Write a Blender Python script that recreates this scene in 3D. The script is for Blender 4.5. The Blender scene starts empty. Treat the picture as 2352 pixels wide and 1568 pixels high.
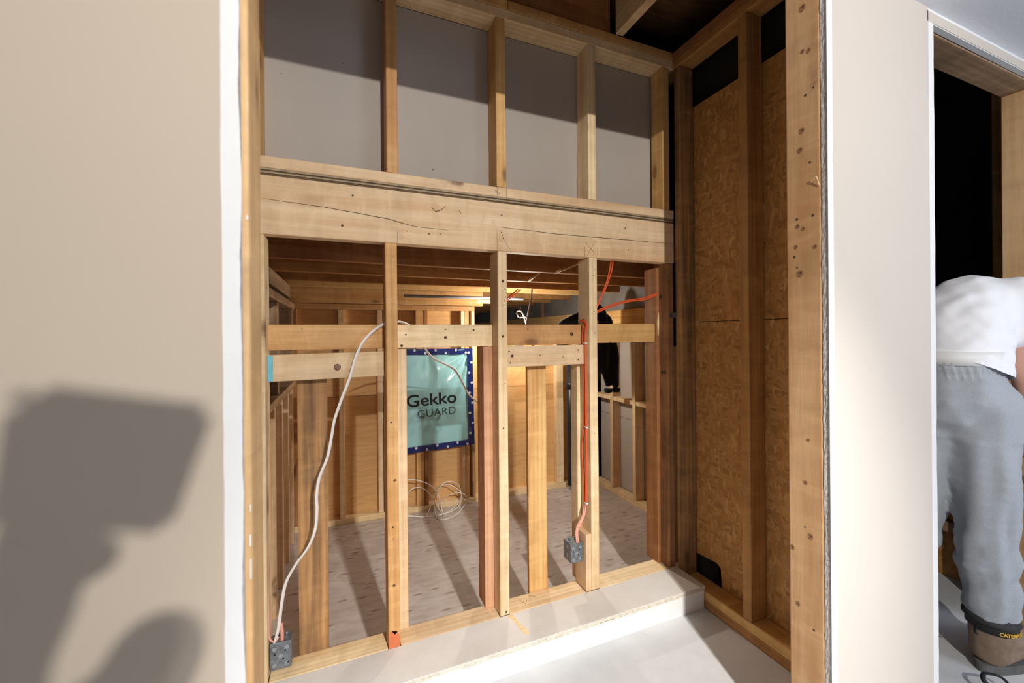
import bpy, bmesh, math, random
from mathutils import Vector, Matrix, noise

S = bpy.context.scene
COL = S.collection
H = 1.172                      # height of the lens above the concrete floor
PI = math.pi

# ------------------------------------------------------------------ camera
def make_camera():
    t, r = math.radians(22.4), math.radians(0.5)
    fw = Vector((math.sin(t), math.cos(t), 0)); rt = Vector((math.cos(t), -math.sin(t), 0)); up = Vector((0, 0, 1))
    rt2 = rt*math.cos(r) - up*math.sin(r); up2 = up*math.cos(r) + rt*math.sin(r)
    cd = bpy.data.cameras.new('camera'); co = bpy.data.objects.new('camera', cd); COL.objects.link(co)
    M = Matrix((rt2, up2, -fw)).transposed().to_4x4(); M.translation = (0, 0, H)
    co.matrix_world = M
    cd.sensor_width = 36; cd.lens = 36*950/2352; cd.shift_y = -18/2352; cd.clip_start = .02
    cd.dof.use_dof = True; cd.dof.focus_distance = 1.6; cd.dof.aperture_fstop = 3.2
    S.camera = co
make_camera()

# ------------------------------------------------------------------ light
S.view_settings.view_transform = 'Standard'; S.view_settings.look = 'None'
S.view_settings.exposure = -0.32; S.view_settings.gamma = 1.0
S.view_settings.use_curve_mapping = False
W = bpy.data.worlds.new('world'); S.world = W; W.use_nodes = True
W.node_tree.nodes['Background'].inputs[0].default_value = (.80, .87, 1, 1)
W.node_tree.nodes['Background'].inputs[1].default_value = .15

def lamp(kind, name, loc, energy, color, target=None, **kw):
    l = bpy.data.lights.new(name, kind); l.energy = energy; l.color = color
    for k, v in kw.items(): setattr(l, k, v)
    o = bpy.data.objects.new(name, l); COL.objects.link(o)
    o.location = (loc[0], loc[1], loc[2]+H)
    if target is not None:
        d = Vector((target[0], target[1], target[2]+H)) - o.location
        o.rotation_euler = d.to_track_quat('-Z', 'Y').to_euler()
    return o
# the room's ceiling lamp behind the photographer: a bright beam with a wide soft spill
lamp('SPOT', 'ceiling_spot', (.49, -1.30, .90), 232, (1, .97, .92), (.70, 1.3, -.1), spot_size=math.radians(158), spot_blend=1.0, shadow_soft_size=.016)
lamp('SPOT', 'ceiling_spot', (.53, -1.30, .885), 430, (1, .98, .95), (.72, 1.22, -1.17), spot_size=math.radians(48), spot_blend=1.0, shadow_soft_size=.016)
# daylight from a window further along the room, to the right
lamp('AREA', 'window_daylight', (2.9, -1.7, .15), 36, (.72, .82, 1), (2.2, .7, -.5), shape='RECTANGLE', size=1.2, size_y=.9)
# work lamp hung in the far room
lamp('POINT', 'work_lamp_bulb', (1.17, 2.70, .035), 28, (1, .93, .82), shadow_soft_size=.03)

# ------------------------------------------------------------------ helpers
def rnd(a, b): return random.uniform(a, b)
def link_mesh(name, me, mat, parent=None, loc=(0, 0, 0), smooth=False):
    """me is in coordinates relative to world point loc (camera based z)"""
    o = bpy.data.objects.new(name, me); COL.objects.link(o)
    if mat is not None:
        for m in (mat if isinstance(mat, (list, tuple)) else [mat]): me.materials.append(m)
    wl = Vector((loc[0], loc[1], loc[2]+H))
    if parent is not None:
        o.parent = parent; q = parent; base = Vector((0, 0, 0))
        while q is not None: base = base + q.location; q = q.parent
        wl = wl - base
    o.location = wl
    if smooth:
        for p in me.polygons: p.use_smooth = True
    return o
def empty(name, loc, kind=None, label=None, cat=None, group=None):
    o = bpy.data.objects.new(name, None); COL.objects.link(o); o.location = (loc[0], loc[1], loc[2]+H)
    o.empty_display_size = .05
    tag(o, label, cat, group, kind); return o
def tag(o, label=None, cat=None, group=None, kind=None):
    if label: o['label'] = label
    if cat: o['category'] = cat
    if group: o['group'] = group
    if kind: o['kind'] = kind
    return o
def mesh_bm(bm, name='m'):
    me = bpy.data.meshes.new(name); bm.normal_update(); bm.to_mesh(me); bm.free(); return me
def box_bm(sx, sy, sz, bev=.002, seg=2, bm=None, c=(0, 0, 0)):
    b2 = bmesh.new(); bmesh.ops.create_cube(b2, size=1)
    for v in b2.verts: v.co = Vector((v.co.x*sx, v.co.y*sy, v.co.z*sz))
    if bev > 0: bmesh.ops.bevel(b2, geom=list(b2.edges), offset=min(bev, min(sx, sy, sz)*.45), segments=seg, affect='EDGES', profile=.5)
    for v in b2.verts: v.co += Vector(c)
    if bm is None: return b2
    me = bpy.data.meshes.new('t'); b2.to_mesh(me); b2.free(); bm.from_mesh(me); bpy.data.meshes.remove(me); return bm
def box(name, x, y, z, mat, parent=None, bev=.002, kind=None, label=None):
    c = ((x[0]+x[1])/2, (y[0]+y[1])/2, (z[0]+z[1])/2)
    me = mesh_bm(box_bm(x[1]-x[0], y[1]-y[0], z[1]-z[0], bev), name)
    o = link_mesh(name, me, mat, parent, c)
    if kind: o['kind'] = kind
    if label: o['label'] = label
    return o
def board(name, x, y, z, tone, parent=None, bev=.003, label=None, warp=0.0):
    """a piece of lumber: grain runs along its longest side; cut long sides are not perfectly straight"""
    d = (x[1]-x[0], y[1]-y[0], z[1]-z[0]); ax = d.index(max(d))
    c = ((x[0]+x[1])/2, (y[0]+y[1])/2, (z[0]+z[1])/2)
    bm = box_bm(d[0], d[1], d[2], bev)
    n = max(1, int(d[ax]/.12))
    if d[ax] > .25:
        no = Vector((0, 0, 0)); no[ax] = 1
        for k in range(1, n):
            co = Vector((0, 0, 0)); co[ax] = -d[ax]/2 + d[ax]*k/n
            bmesh.ops.bisect_plane(bm, geom=bm.verts[:]+bm.edges[:]+bm.faces[:], plane_co=co, plane_no=no)
        sd = rnd(0, 99); amp = .0009 + warp
        for v in bm.verts:
            t = v.co[ax]
            w = noise.noise_vector(Vector((sd, t*2.2, 0)))*amp
            for a in range(3):
                if a != ax: v.co[a] += w[a]
    o = link_mesh(name, mesh_bm(bm, name), wood(tone, ax), parent, c)
    if label: o['label'] = label
    return o
def tube_mesh(pts, r, sides=10, flat=1.0, sub=8, cap=True, close=False):
    P = [Vector(p) for p in pts]
    if sub > 1 and len(P) > 2:
        Q = []
        n = len(P)
        rng = range(n) if close else range(n-1)
        for i in rng:
            p0 = P[(i-1) % n] if (close or i > 0) else P[0]; p1 = P[i]; p2 = P[(i+1) % n]; p3 = P[(i+2) % n] if (close or i+2 < n) else P[-1]
            for k in range(sub):
                t = k/sub
                Q.append(.5*((2*p1) + (p2-p0)*t + (2*p0-5*p1+4*p2-p3)*t*t + (-p0+3*p1-3*p2+p3)*t**3))
        if not close: Q.append(P[-1])
        P = Q
    vs, fs = [], []; n = len(P)
    T0 = (P[1]-P[0]).normalized(); N = T0.orthogonal().normalized()
    for i in range(n):
        if close: T = (P[(i+1) % n]-P[i-1])
        else: T = P[min(i+1, n-1)]-P[max(i-1, 0)]
        if T.length < 1e-9: T = T0
        T.normalize(); N = (N - T*N.dot(T)); N = N.normalized() if N.length > 1e-6 else T.orthogonal().normalized()
        B = T.cross(N); rr = r(i/(n-1)) if callable(r) else r
        for k in range(sides):
            a = 2*PI*k/sides
            vs.append(P[i] + N*math.cos(a)*rr + B*math.sin(a)*rr*flat)
    m = n if close else n-1
    for i in range(m):
        for k in range(sides):
            j = (i+1) % n
            fs.append((i*sides+k, i*sides+(k+1) % sides, j*sides+(k+1) % sides, j*sides+k))
    if cap and not close:
        fs.append(tuple(range(sides))[::-1]); fs.append(tuple((n-1)*sides+k for k in range(sides)))
    return vs, fs
def tube(name, pts, r, mat, parent=None, sides=10, flat=1.0, sub=8, close=False, label=None):
    c = Vector(pts[0]); vs, fs = tube_mesh([Vector(p)-c for p in pts], r, sides, flat, sub, close=close)
    me = bpy.data.meshes.new(name); me.from_pydata(vs, [], fs); me.update()
    o = link_mesh(name, me, mat, parent, c, smooth=True)
    if label: o['label'] = label
    return o
def tubes_joined(name, runs, r, mat, parent=None, sides=8, flat=1.0, sub=8):
    c = Vector(runs[0][0]); V, F = [], []
    for run in runs:
        vs, fs = tube_mesh([Vector(p)-c for p in run], r, sides, flat, sub); b = len(V)
        V += vs; F += [tuple(i+b for i in f) for f in fs]
    me = bpy.data.meshes.new(name); me.from_pydata(V, [], F); me.update()
    return link_mesh(name, me, mat, parent, c, smooth=True)
def cyl_bm(r, h, seg=24, axis='Z', bev=0.0, c=(0, 0, 0), r2=None, bm=None):
    b = bmesh.new(); bmesh.ops.create_cone(b, cap_ends=True, segments=seg, radius1=r, radius2=r if r2 is None else r2, depth=h)
    if bev: bmesh.ops.bevel(b, geom=[e for e in b.edges if len(e.link_faces) == 2 and abs(e.link_faces[0].normal.dot(e.link_faces[1].normal)) < .5], offset=bev, segments=2, affect='EDGES')
    R = {'Z': Matrix.Identity(4), 'X': Matrix.Rotation(PI/2, 4, 'Y'), 'Y': Matrix.Rotation(PI/2, 4, 'X')}[axis]
    for v in b.verts: v.co = (R @ v.co) + Vector(c)
    if bm is None: return b
    me = bpy.data.meshes.new('t'); b.to_mesh(me); b.free(); bm.from_mesh(me); bpy.data.meshes.remove(me); return bm
def poly_plate(name, outline, thick, mat, parent, origin, u, v, label=None):
    """thin plate from an outline (list of 2D) spanned by world axes u, v, thickness along u x v (towards the viewer side)"""
    u = Vector(u); v = Vector(v); w = u.cross(v)
    n = len(outline)
    V = [u*a+v*b for a, b in outline] + [u*a+v*b+w*thick for a, b in outline]
    bm = bmesh.new(); vv = [bm.verts.new(p) for p in V]
    bm.faces.new(vv[:n][::-1]); bm.faces.new(vv[n:])
    for i in range(n): bm.faces.new((vv[i], vv[(i+1) % n], vv[n+(i+1) % n], vv[n+i]))
    bmesh.ops.triangulate(bm, faces=[f for f in bm.faces if len(f.verts) > 4])
    bmesh.ops.recalc_face_normals(bm, faces=bm.faces)
    o = link_mesh(name, mesh_bm(bm, name), mat, parent, origin)
    if label: o['label'] = label
    return o
def text(name, body, size, mat, parent, loc, rot, extrude=.0006, offset=0, space=1.0, sx=1.0):
    cu = bpy.data.curves.new(name, 'FONT'); cu.body = body; cu.size = size; cu.extrude = extrude; cu.offset = offset; cu.space_character = space
    to = bpy.data.objects.new('tmp', cu); COL.objects.link(to)
    bpy.context.view_layer.update()
    me = bpy.data.meshes.new_from_object(to.evaluated_get(bpy.context.evaluated_depsgraph_get()))
    bpy.data.objects.remove(to)
    me.materials.clear()
    for v in me.vertices: v.co.x *= sx
    o = link_mesh(name, me, mat, parent, loc); o.rotation_euler = rot
    return o

# ------------------------------------------------------------------ materials
_m = {}
def new_mat(name):
    m = bpy.data.materials.new(name); m.use_nodes = True
    return m, m.node_tree.nodes, m.node_tree.links, m.node_tree.nodes['Principled BSDF']
def srgb(r, g, b):
    f = lambda c: ((c/255+.055)/1.055)**2.4 if c/255 > .04045 else c/255/12.92
    return (f(r), f(g), f(b), 1)
def mixc(N, L, fac, a, b, mode='MIX'):
    n = N.new('ShaderNodeMix'); n.data_type = 'RGBA'; n.blend_type = mode
    for s, val in ((0, fac), (6, a), (7, b)):
        if isinstance(val, (int, float, tuple)): n.inputs[s].default_value = val
        else: L.new(val, n.inputs[s])
    return n.outputs[2]
def math_n(N, L, op, a, b=0.0):
    n = N.new('ShaderNodeMath'); n.operation = op
    for i, v in enumerate((a, b)):
        if isinstance(v, (int, float)): n.inputs[i].default_value = v
        else: L.new(v, n.inputs[i])
    return n.outputs[0]
def noise_n(N, L, vec, scale, detail=4, rough=.6, dist=0.0):
    n = N.new('ShaderNodeTexNoise'); n.inputs['Scale'].default_value = scale; n.inputs['Detail'].default_value = detail
    n.inputs['Roughness'].default_value = rough; n.inputs['Distortion'].default_value = dist
    if vec is not None: L.new(vec, n.inputs['Vector'])
    return n.outputs[0]
def ramp(N, L, fac, stops):
    n = N.new('ShaderNodeValToRGB'); e = n.color_ramp.elements
    while len(e) < len(stops): e.new(.5)
    for i, (p, c) in enumerate(stops): e[i].position = p; e[i].color = c if len(c) == 4 else (*c, 1)
    L.new(fac, n.inputs[0]); return n.outputs[0]
def bump(N, L, B, h, st=.2, d=.002):
    n = N.new('ShaderNodeBump'); n.inputs['Strength'].default_value = st; n.inputs['Distance'].default_value = d
    L.new(h, n.inputs['Height']); L.new(n.outputs[0], B.inputs['Normal'])
def mapping(N, L, vec, scale=(1, 1, 1), rot=(0, 0, 0)):
    n = N.new('ShaderNodeMapping'); n.inputs['Scale'].default_value = scale; n.inputs['Rotation'].default_value = rot
    L.new(vec, n.inputs['Vector']); return n.outputs[0]
TONES = {  # light wood, darker grain, knot strength
    'pine':   (srgb(238, 211, 170), srgb(218, 180, 134), 1.0),
    'pale':   (srgb(240, 214, 174), srgb(222, 188, 140), .8),
    'orange': (srgb(222, 178, 120), srgb(198, 144, 86), 1.0),
    'grey':   (srgb(190, 158, 122), srgb(142, 112, 82), 1.3),
    'weather': (srgb(194, 146, 96), srgb(120, 88, 60), 1.0),
    'dark':   (srgb(186, 136, 84), srgb(152, 100, 54), 1.0),
    'red':    (srgb(214, 166, 130), srgb(190, 136, 100), .6),
    'jamb':   (srgb(216, 178, 132), srgb(192, 148, 100), 1.1),
}
def wood(tone, ax):
    key = (tone, ax)
    if key in _m: return _m[key]
    light, dark, kn = TONES[tone]
    m, N, L, B = new_mat('wood_%s_%s' % (tone, 'xyz'[ax]))
    tc = N.new('ShaderNodeTexCoord'); oi = N.new('ShaderNodeObjectInfo')
    sc = N.new('ShaderNodeVectorMath'); sc.operation = 'SCALE'; sc.inputs[0].default_value = (13.1, 7.7, 9.3); L.new(oi.outputs['Random'], sc.inputs['Scale'])
    ad = N.new('ShaderNodeVectorMath'); ad.operation = 'ADD'; L.new(tc.outputs['Object'], ad.inputs[0]); L.new(sc.outputs[0], ad.inputs[1])
    vec = ad.outputs[0]
    s1 = [16, 16, 16]; s1[ax] = .9
    s2 = [60, 60, 60]; s2[ax] = 1.6
    s3 = [7.5, 7.5, 7.5]; s3[ax] = 3.6
    broad = noise_n(N, L, mapping(N, L, vec, s1), 1.4, 3, .55, .6)
    fine = noise_n(N, L, mapping(N, L, vec, s2), 2.5, 4, .7)
    # knots
    vo = N.new('ShaderNodeTexVoronoi'); vo.inputs['Scale'].default_value = 1; L.new(mapping(N, L, vec, s3), vo.inputs['Vector'])
    kd = vo.outputs['Distance']; gate = N.new('ShaderNodeSeparateColor'); L.new(vo.outputs['Color'], gate.inputs[0])
    on = math_n(N, L, 'GREATER_THAN', gate.outputs[0], 1-.6*kn)
    kmask = ramp(N, L, kd, [(.07, (1, 1, 1)), (.11, (.6, .6, .6)), (.13, (.25, .25, .25)), (.26, (0, 0, 0))])
    kfac = math_n(N, L, 'MULTIPLY', kmask, on)
    # ring figure bent round the knots
    wv = N.new('ShaderNodeTexWave'); wv.wave_type = 'BANDS'; wv.bands_direction = 'XYZ'[(ax+1) % 3]; wv.inputs['Scale'].default_value = .7
    wv.inputs['Distortion'].default_value = 3.5; wv.inputs['Detail'].default_value = 3; wv.inputs['Detail Scale'].default_value = .8
    s4 = [22, 22, 22]; s4[ax] = 1.0; L.new(mapping(N, L, vec, s4), wv.inputs['Vector'])
    fig = mixc(N, L, .35, fine, wv.outputs[0])
    c = mixc(N, L, ramp(N, L, broad, [(.36, (0, 0, 0)), (.68, (1, 1, 1))]), light, dark)
    c = mixc(N, L, math_n(N, L, 'MULTIPLY', ramp(N, L, fig, [(.42, (0, 0, 0)), (.75, (1, 1, 1))]), .4), c, tuple(x*.72 for x in dark[:3])+(1,))
    c = mixc(N, L, math_n(N, L, 'MULTIPLY', kfac, .8), c, srgb(104, 66, 40))
    # cross-grain shimmer and a hair-fine streak
    s5 = [3.0, 3.0, 3.0]; s5[ax] = 11.0
    shim = noise_n(N, L, mapping(N, L, vec, s5), 1.6, 3, .55, .8)
    c = mixc(N, L, math_n(N, L, 'MULTIPLY', ramp(N, L, shim, [(.50, (0, 0, 0)), (.70, (1, 1, 1))]), .38), c, tuple(min(1, x*1.16) for x in light[:3])+(1,))
    c = mixc(N, L, math_n(N, L, 'MULTIPLY', ramp(N, L, shim, [(.30, (1, 1, 1)), (.44, (0, 0, 0))]), .32), c, tuple(x*.80 for x in dark[:3])+(1,))
    s6 = [170, 170, 170]; s6[ax] = 5
    hair = noise_n(N, L, mapping(N, L, vec, s6), 2.0, 3, .7)
    c = mixc(N, L, math_n(N, L, 'MULTIPLY', ramp(N, L, hair, [(.5, (0, 0, 0)), (.75, (1, 1, 1))]), .35), c, tuple(x*.7 for x in dark[:3])+(1,))
    # dirt smudges
    dn = noise_n(N, L, vec, 5.5, 5, .65)
    dirt = .5 if tone in ('weather', 'grey') else .16
    c = mixc(N, L, math_n(N, L, 'MULTIPLY', ramp(N, L, dn, [(.5, (0, 0, 0)), (.72, (1, 1, 1))]), dirt), c, srgb(96, 82, 66))
    hs = N.new('ShaderNodeHueSaturation'); L.new(c, hs.inputs['Color'])
    L.new(math_n(N, L, 'ADD', math_n(N, L, 'MULTIPLY', oi.outputs['Random'], .2), .9), hs.inputs['Value'])
    L.new(math_n(N, L, 'ADD', math_n(N, L, 'MULTIPLY', oi.outputs['Random'], .014), .493), hs.inputs['Hue'])
    L.new(hs.outputs[0], B.inputs['Base Color'])
    B.inputs['Roughness'].default_value = .62; B.inputs['Specular IOR Level'].default_value = .28
    bump(N, L, B, fig, .25, .0012)
    _m[key] = m; return m
def plain(name, col, rough=.6, metal=0.0, nscale=30, namt=.12, bmp=.1, bd=.001, spec=.4, coat=0.0):
    if name in _m: return _m[name]
    m, N, L, B = new_mat(name); tc = N.new('ShaderNodeTexCoord')
    n = noise_n(N, L, tc.outputs['Object'], nscale, 5, .6)
    c = mixc(N, L, ramp(N, L, n, [(.35, (0, 0, 0)), (.65, (1, 1, 1))]), col, tuple(x*(1-namt) for x in col[:3])+(1,))
    L.new(c, B.inputs['Base Color']); B.inputs['Roughness'].default_value = rough; B.inputs['Metallic'].default_value = metal
    B.inputs['Specular IOR Level'].default_value = spec; B.inputs['Coat Weight'].default_value = coat
    if bmp: bump(N, L, B, n, bmp, bd)
    _m[name] = m; return m
def mat_wall_paint(name, col):
    m, N, L, B = new_mat(name); tc = N.new('ShaderNodeTexCoord'); v = tc.outputs['Object']
    big = noise_n(N, L, v, 2.2, 3, .5); fine = noise_n(N, L, v, 260, 3, .7)
    sc = N.new('ShaderNodeTexVoronoi'); sc.inputs['Scale'].default_value = 7; L.new(v, sc.inputs['Vector'])
    sp = N.new('ShaderNodeSeparateColor'); L.new(sc.outputs['Color'], sp.inputs[0])
    scuff = math_n(N, L, 'MULTIPLY', ramp(N, L, sc.outputs['Distance'], [(.02, (1, 1, 1)), (.05, (0, 0, 0))]), math_n(N, L, 'GREATER_THAN', sp.outputs[0], .88))
    c = mixc(N, L, math_n(N, L, 'MULTIPLY', ramp(N, L, big, [(.4, (0, 0, 0)), (.65, (1, 1, 1))]), .35), col, tuple(x*.93 for x in col[:3])+(1,))
    c = mixc(N, L, math_n(N, L, 'MULTIPLY', scuff, .3), c, srgb(150, 135, 120))
    L.new(c, B.inputs['Base Color']); B.inputs['Roughness'].default_value = .75; B.inputs['Specular IOR Level'].default_value = .25
    bump(N, L, B, fine, .12, .0008); return m
def mat_osb():
    m, N, L, B = new_mat('osb'); tc = N.new('ShaderNodeTexCoord'); v = tc.outputs['Object']
    wob = N.new('ShaderNodeVectorMath'); wob.operation = 'ADD'
    nn = N.new('ShaderNodeTexNoise'); nn.inputs['Scale'].default_value = 9; L.new(v, nn.inputs['Vector'])
    s = N.new('ShaderNodeVectorMath'); s.operation = 'SCALE'; s.inputs['Scale'].default_value = .05; L.new(nn.outputs['Color'], s.inputs[0])
    L.new(v, wob.inputs[0]); L.new(s.outputs[0], wob.inputs[1])
    layers = []
    for i, (rx, sc) in enumerate(((.35, (34, 70, 24)), (-.6, (40, 30, 76)), (1.2, (30, 80, 30)))):
        vo = N.new('ShaderNodeTexVoronoi'); vo.inputs['Scale'].default_value = 1
        L.new(mapping(N, L, wob.outputs[0], sc, (rx, 0, 0)), vo.inputs['Vector']); layers.append(vo)
    r0 = [N.new('ShaderNodeSeparateColor') for _ in layers]
    for a, b in zip(layers, r0): L.new(a.outputs['Color'], b.inputs[0])
    c = ramp(N, L, r0[0].outputs[0], [(0, srgb(156, 106, 54)), (.35, srgb(180, 126, 66)), (.75, srgb(198, 146, 84)), (1, srgb(218, 172, 112))])
    c2 = ramp(N, L, r0[1].outputs[1], [(0, srgb(140, 92, 46)), (.5, srgb(184, 132, 72)), (1, srgb(206, 156, 94))])
    c = mixc(N, L, math_n(N, L, 'GREATER_THAN', r0[2].outputs[0], .52), c, c2)
    edge = N.new('ShaderNodeTexVoronoi'); edge.feature = 'DISTANCE_TO_EDGE'; edge.inputs['Scale'].default_value = 1
    L.new(mapping(N, L, wob.outputs[0], (34, 70, 24), (.35, 0, 0)), edge.inputs['Vector'])
    el = ramp(N, L, edge.outputs['Distance'], [(.0, (1, 1, 1)), (.05, (0, 0, 0))])
    c = mixc(N, L, math_n(N, L, 'MULTIPLY', el, .3), c, srgb(96, 60, 30))
    c = mixc(N, L, .26, c, srgb(220, 166, 100))
    fine = noise_n(N, L, mapping(N, L, v, (60, 60, 25)), 3, 5, .7)
    c = mixc(N, L, math_n(N, L, 'MULTIPLY', fine, .35), c, srgb(132, 88, 44))
    L.new(c, B.inputs['Base Color']); B.inputs['Roughness'].default_value = .6; B.inputs['Specular IOR Level'].default_value = .3
    bump(N, L, B, r0[0].outputs[1], .25, .0015); return m
def mat_plywood(name, a, b, ax=0):
    m, N, L, B = new_mat(name); tc = N.new('ShaderNodeTexCoord'); oi = N.new('ShaderNodeObjectInfo')
    sc = N.new('ShaderNodeVectorMath'); sc.operation = 'SCALE'; sc.inputs[0].default_value = (5, 9, 7); L.new(oi.outputs['Random'], sc.inputs['Scale'])
    ad = N.new('ShaderNodeVectorMath'); ad.operation = 'ADD'; L.new(tc.outputs['Object'], ad.inputs[0]); L.new(sc.outputs[0], ad.inputs[1])
    s = [26, 26, 26]; s[ax] = 3
    n1 = noise_n(N, L, mapping(N, L, ad.outputs[0], s), 1.1, 5, .6, 1.5)
    n2 = noise_n(N, L, ad.outputs[0], 3, 3, .5)
    vo = N.new('ShaderNodeTexVoronoi'); vo.inputs['Scale'].default_value = 3.2; L.new(ad.outputs[0], vo.inputs['Vector'])
    sp = N.new('ShaderNodeSeparateColor'); L.new(vo.outputs['Color'], sp.inputs[0])
    k = math_n(N, L, 'MULTIPLY', ramp(N, L, vo.outputs['Distance'], [(.03, (1, 1, 1)), (.08, (0, 0, 0))]), math_n(N, L, 'GREATER_THAN', sp.outputs[0], .5))
    c = mixc(N, L, ramp(N, L, n1, [(.4, (0, 0, 0)), (.62, (1, 1, 1))]), a, b)
    c = mixc(N, L, math_n(N, L, 'MULTIPLY', n2, .35), c, tuple(x*.8 for x in b[:3])+(1,))
    c = mixc(N, L, math_n(N, L, 'MULTIPLY', k, .7), c, srgb(110, 66, 34))
    L.new(c, B.inputs['Base Color']); B.inputs['Roughness'].default_value = .6
    bump(N, L, B, n1, .15, .001); return m
def mat_concrete(name, a, b, speck=.35, sc=1.0):
    m, N, L, B = new_mat(name); tc = N.new('ShaderNodeTexCoord'); v = tc.outputs['Object']
    n1 = noise_n(N, L, v, 3*sc, 6, .6); n2 = noise_n(N, L, v, 40, 4, .6)
    vo = N.new('ShaderNodeTexVoronoi'); vo.inputs['Scale'].default_value = 46; L.new(v, vo.inputs['Vector'])
    sp = N.new('ShaderNodeSeparateColor'); L.new(vo.outputs['Color'], sp.inputs[0])
    k = math_n(N, L, 'MULTIPLY', ramp(N, L, vo.outputs['Distance'], [(.08, (1, 1, 1)), (.17, (0, 0, 0))]), math_n(N, L, 'GREATER_THAN', sp.outputs[0], .82))
    gate = ramp(N, L, noise_n(N, L, v, 7, 2), [(.5, (0, 0, 0)), (.6, (1, 1, 1))])
    c = mixc(N, L, ramp(N, L, n1, [(.38, (0, 0, 0)), (.66, (1, 1, 1))]), a, b)
    c = mixc(N, L, math_n(N, L, 'MULTIPLY', n2, .25), c, tuple(x*.82 for x in b[:3])+(1,))
    c = mixc(N, L, math_n(N, L, 'MULTIPLY', math_n(N, L, 'MULTIPLY', k, gate), speck), c, srgb(110, 104, 100))
    L.new(c, B.inputs['Base Color']); B.inputs['Roughness'].default_value = .7
    bump(N, L, B, n2, .2, .001); return m
def mat_painted_osb():
    m, N, L, B = new_mat('painted_subfloor'); tc = N.new('ShaderNodeTexCoord'); v = tc.outputs['Object']
    br = N.new('ShaderNodeTexNoise'); br.inputs['Scale'].default_value = 1; br.inputs['Detail'].default_value = 3
    L.new(mapping(N, L, v, (9, 34, 1), (0, 0, .12)), br.inputs['Vector'])
    n1 = noise_n(N, L, v, 5, 5, .6); n2 = noise_n(N, L, mapping(N, L, v, (60, 60, 60)), 1, 4, .7)
    vo = N.new('ShaderNodeTexVoronoi'); vo.inputs['Scale'].default_value = 1; L.new(mapping(N, L, v, (11, 42, 1), (0, 0, .1)), vo.inputs['Vector'])
    sp = N.new('ShaderNodeSeparateColor'); L.new(vo.outputs['Color'], sp.inputs[0])
    st = math_n(N, L, 'MULTIPLY', ramp(N, L, vo.outputs['Distance'], [(.12, (1, 1, 1)), (.35, (0, 0, 0))]), math_n(N, L, 'GREATER_THAN', sp.outputs[0], .66))
    c = mixc(N, L, ramp(N, L, n1, [(.35, (0, 0, 0)), (.7, (1, 1, 1))]), srgb(206, 196, 188), srgb(178, 164, 154))
    c = mixc(N, L, math_n(N, L, 'MULTIPLY', ramp(N, L, br.outputs[0], [(.45, (0, 0, 0)), (.66, (1, 1, 1))]), .45), c, srgb(160, 144, 134))
    c = mixc(N, L, math_n(N, L, 'MULTIPLY', st, .75), c, srgb(112, 90, 76))
    c = mixc(N, L, math_n(N, L, 'MULTIPLY', n2, .2), c, srgb(140, 124, 114))
    L.new(c, B.inputs['Base Color']); B.inputs['Roughness'].default_value = .6
    bump(N, L, B, br.outputs[0], .3, .002); return m
def mat_drywall_back():
    m, N, L, B = new_mat('drywall_paper'); tc = N.new('ShaderNodeTexCoord'); v = tc.outputs['Object']
    vo = N.new('ShaderNodeTexVoronoi'); vo.inputs['Scale'].default_value = 16; L.new(v, vo.inputs['Vector'])
    sp = N.new('ShaderNodeSeparateColor'); L.new(vo.outputs['Color'], sp.inputs[0])
    k = math_n(N, L, 'MULTIPLY', ramp(N, L, vo.outputs['Distance'], [(.035, (1, 1, 1)), (.06, (0, 0, 0))]), math_n(N, L, 'GREATER_THAN', sp.outputs[0], .6))
    n = noise_n(N, L, v, 2.5, 4); n2 = noise_n(N, L, v, 150, 3)
    c = mixc(N, L, n, srgb(188, 178, 168), srgb(170, 160, 150))
    c = mixc(N, L, math_n(N, L, 'MULTIPLY', n2, .15), c, srgb(140, 130, 122))
    c = mixc(N, L, math_n(N, L, 'MULTIPLY', k, .8), c, srgb(70, 60, 52))
    L.new(c, B.inputs['Base Color']); B.inputs['Roughness'].default_value = .85; B.inputs['Specular IOR Level'].default_value = .2
    bump(N, L, B, n2, .15, .0008); return m
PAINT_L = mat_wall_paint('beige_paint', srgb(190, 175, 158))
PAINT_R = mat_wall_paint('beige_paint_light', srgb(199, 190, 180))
WHITE = plain('white_plaster', srgb(228, 227, 226), .6, nscale=14, namt=.04, bmp=.15)
GYPSUM = plain('gypsum_core', srgb(206, 202, 198), .95, nscale=90, namt=.35, bmp=1.0, bd=.004)
CEIL = plain('ceiling_white', srgb(232, 234, 240), .9, nscale=120, namt=.08, bmp=.2)
OSB = mat_osb()
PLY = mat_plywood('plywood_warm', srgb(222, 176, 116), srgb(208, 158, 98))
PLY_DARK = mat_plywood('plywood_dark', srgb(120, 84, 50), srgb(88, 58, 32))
CONC = mat_concrete('concrete_floor', srgb(222, 222, 222), srgb(200, 201, 202))
CONC_DARK = mat_concrete('concrete_wall', srgb(132, 126, 118), srgb(98, 92, 86), .2)
SUBFLOOR = mat_painted_osb()
PAPER = mat_drywall_back()
STEPWHITE = mat_concrete('step_white_paint', srgb(240, 240, 238), srgb(228, 228, 226), .15)
STEPTOP = mat_concrete('step_top_paint', srgb(228, 224, 218), srgb(212, 206, 198), .25)
PLYEDGE = plain('ply_edge_light', srgb(236, 226, 210), .8, nscale=60, namt=.25, bmp=.5)
PLYEDGE_M = plain('ply_edge_mid', srgb(176, 154, 124), .8, nscale=60, namt=.3, bmp=.5)
PLYEDGE_D = plain('ply_edge_dark', srgb(112, 86, 60), .8, nscale=60, namt=.4, bmp=.5)
DARK = plain('shade_and_screw_black', srgb(24, 20, 17), .9, bmp=0)  # near-black puts unlit depth into the shell walls; also screw heads and holes
GALV = plain('galvanised_steel', srgb(150, 158, 166), .42, .75, nscale=70, namt=.4, bmp=.15)
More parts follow.
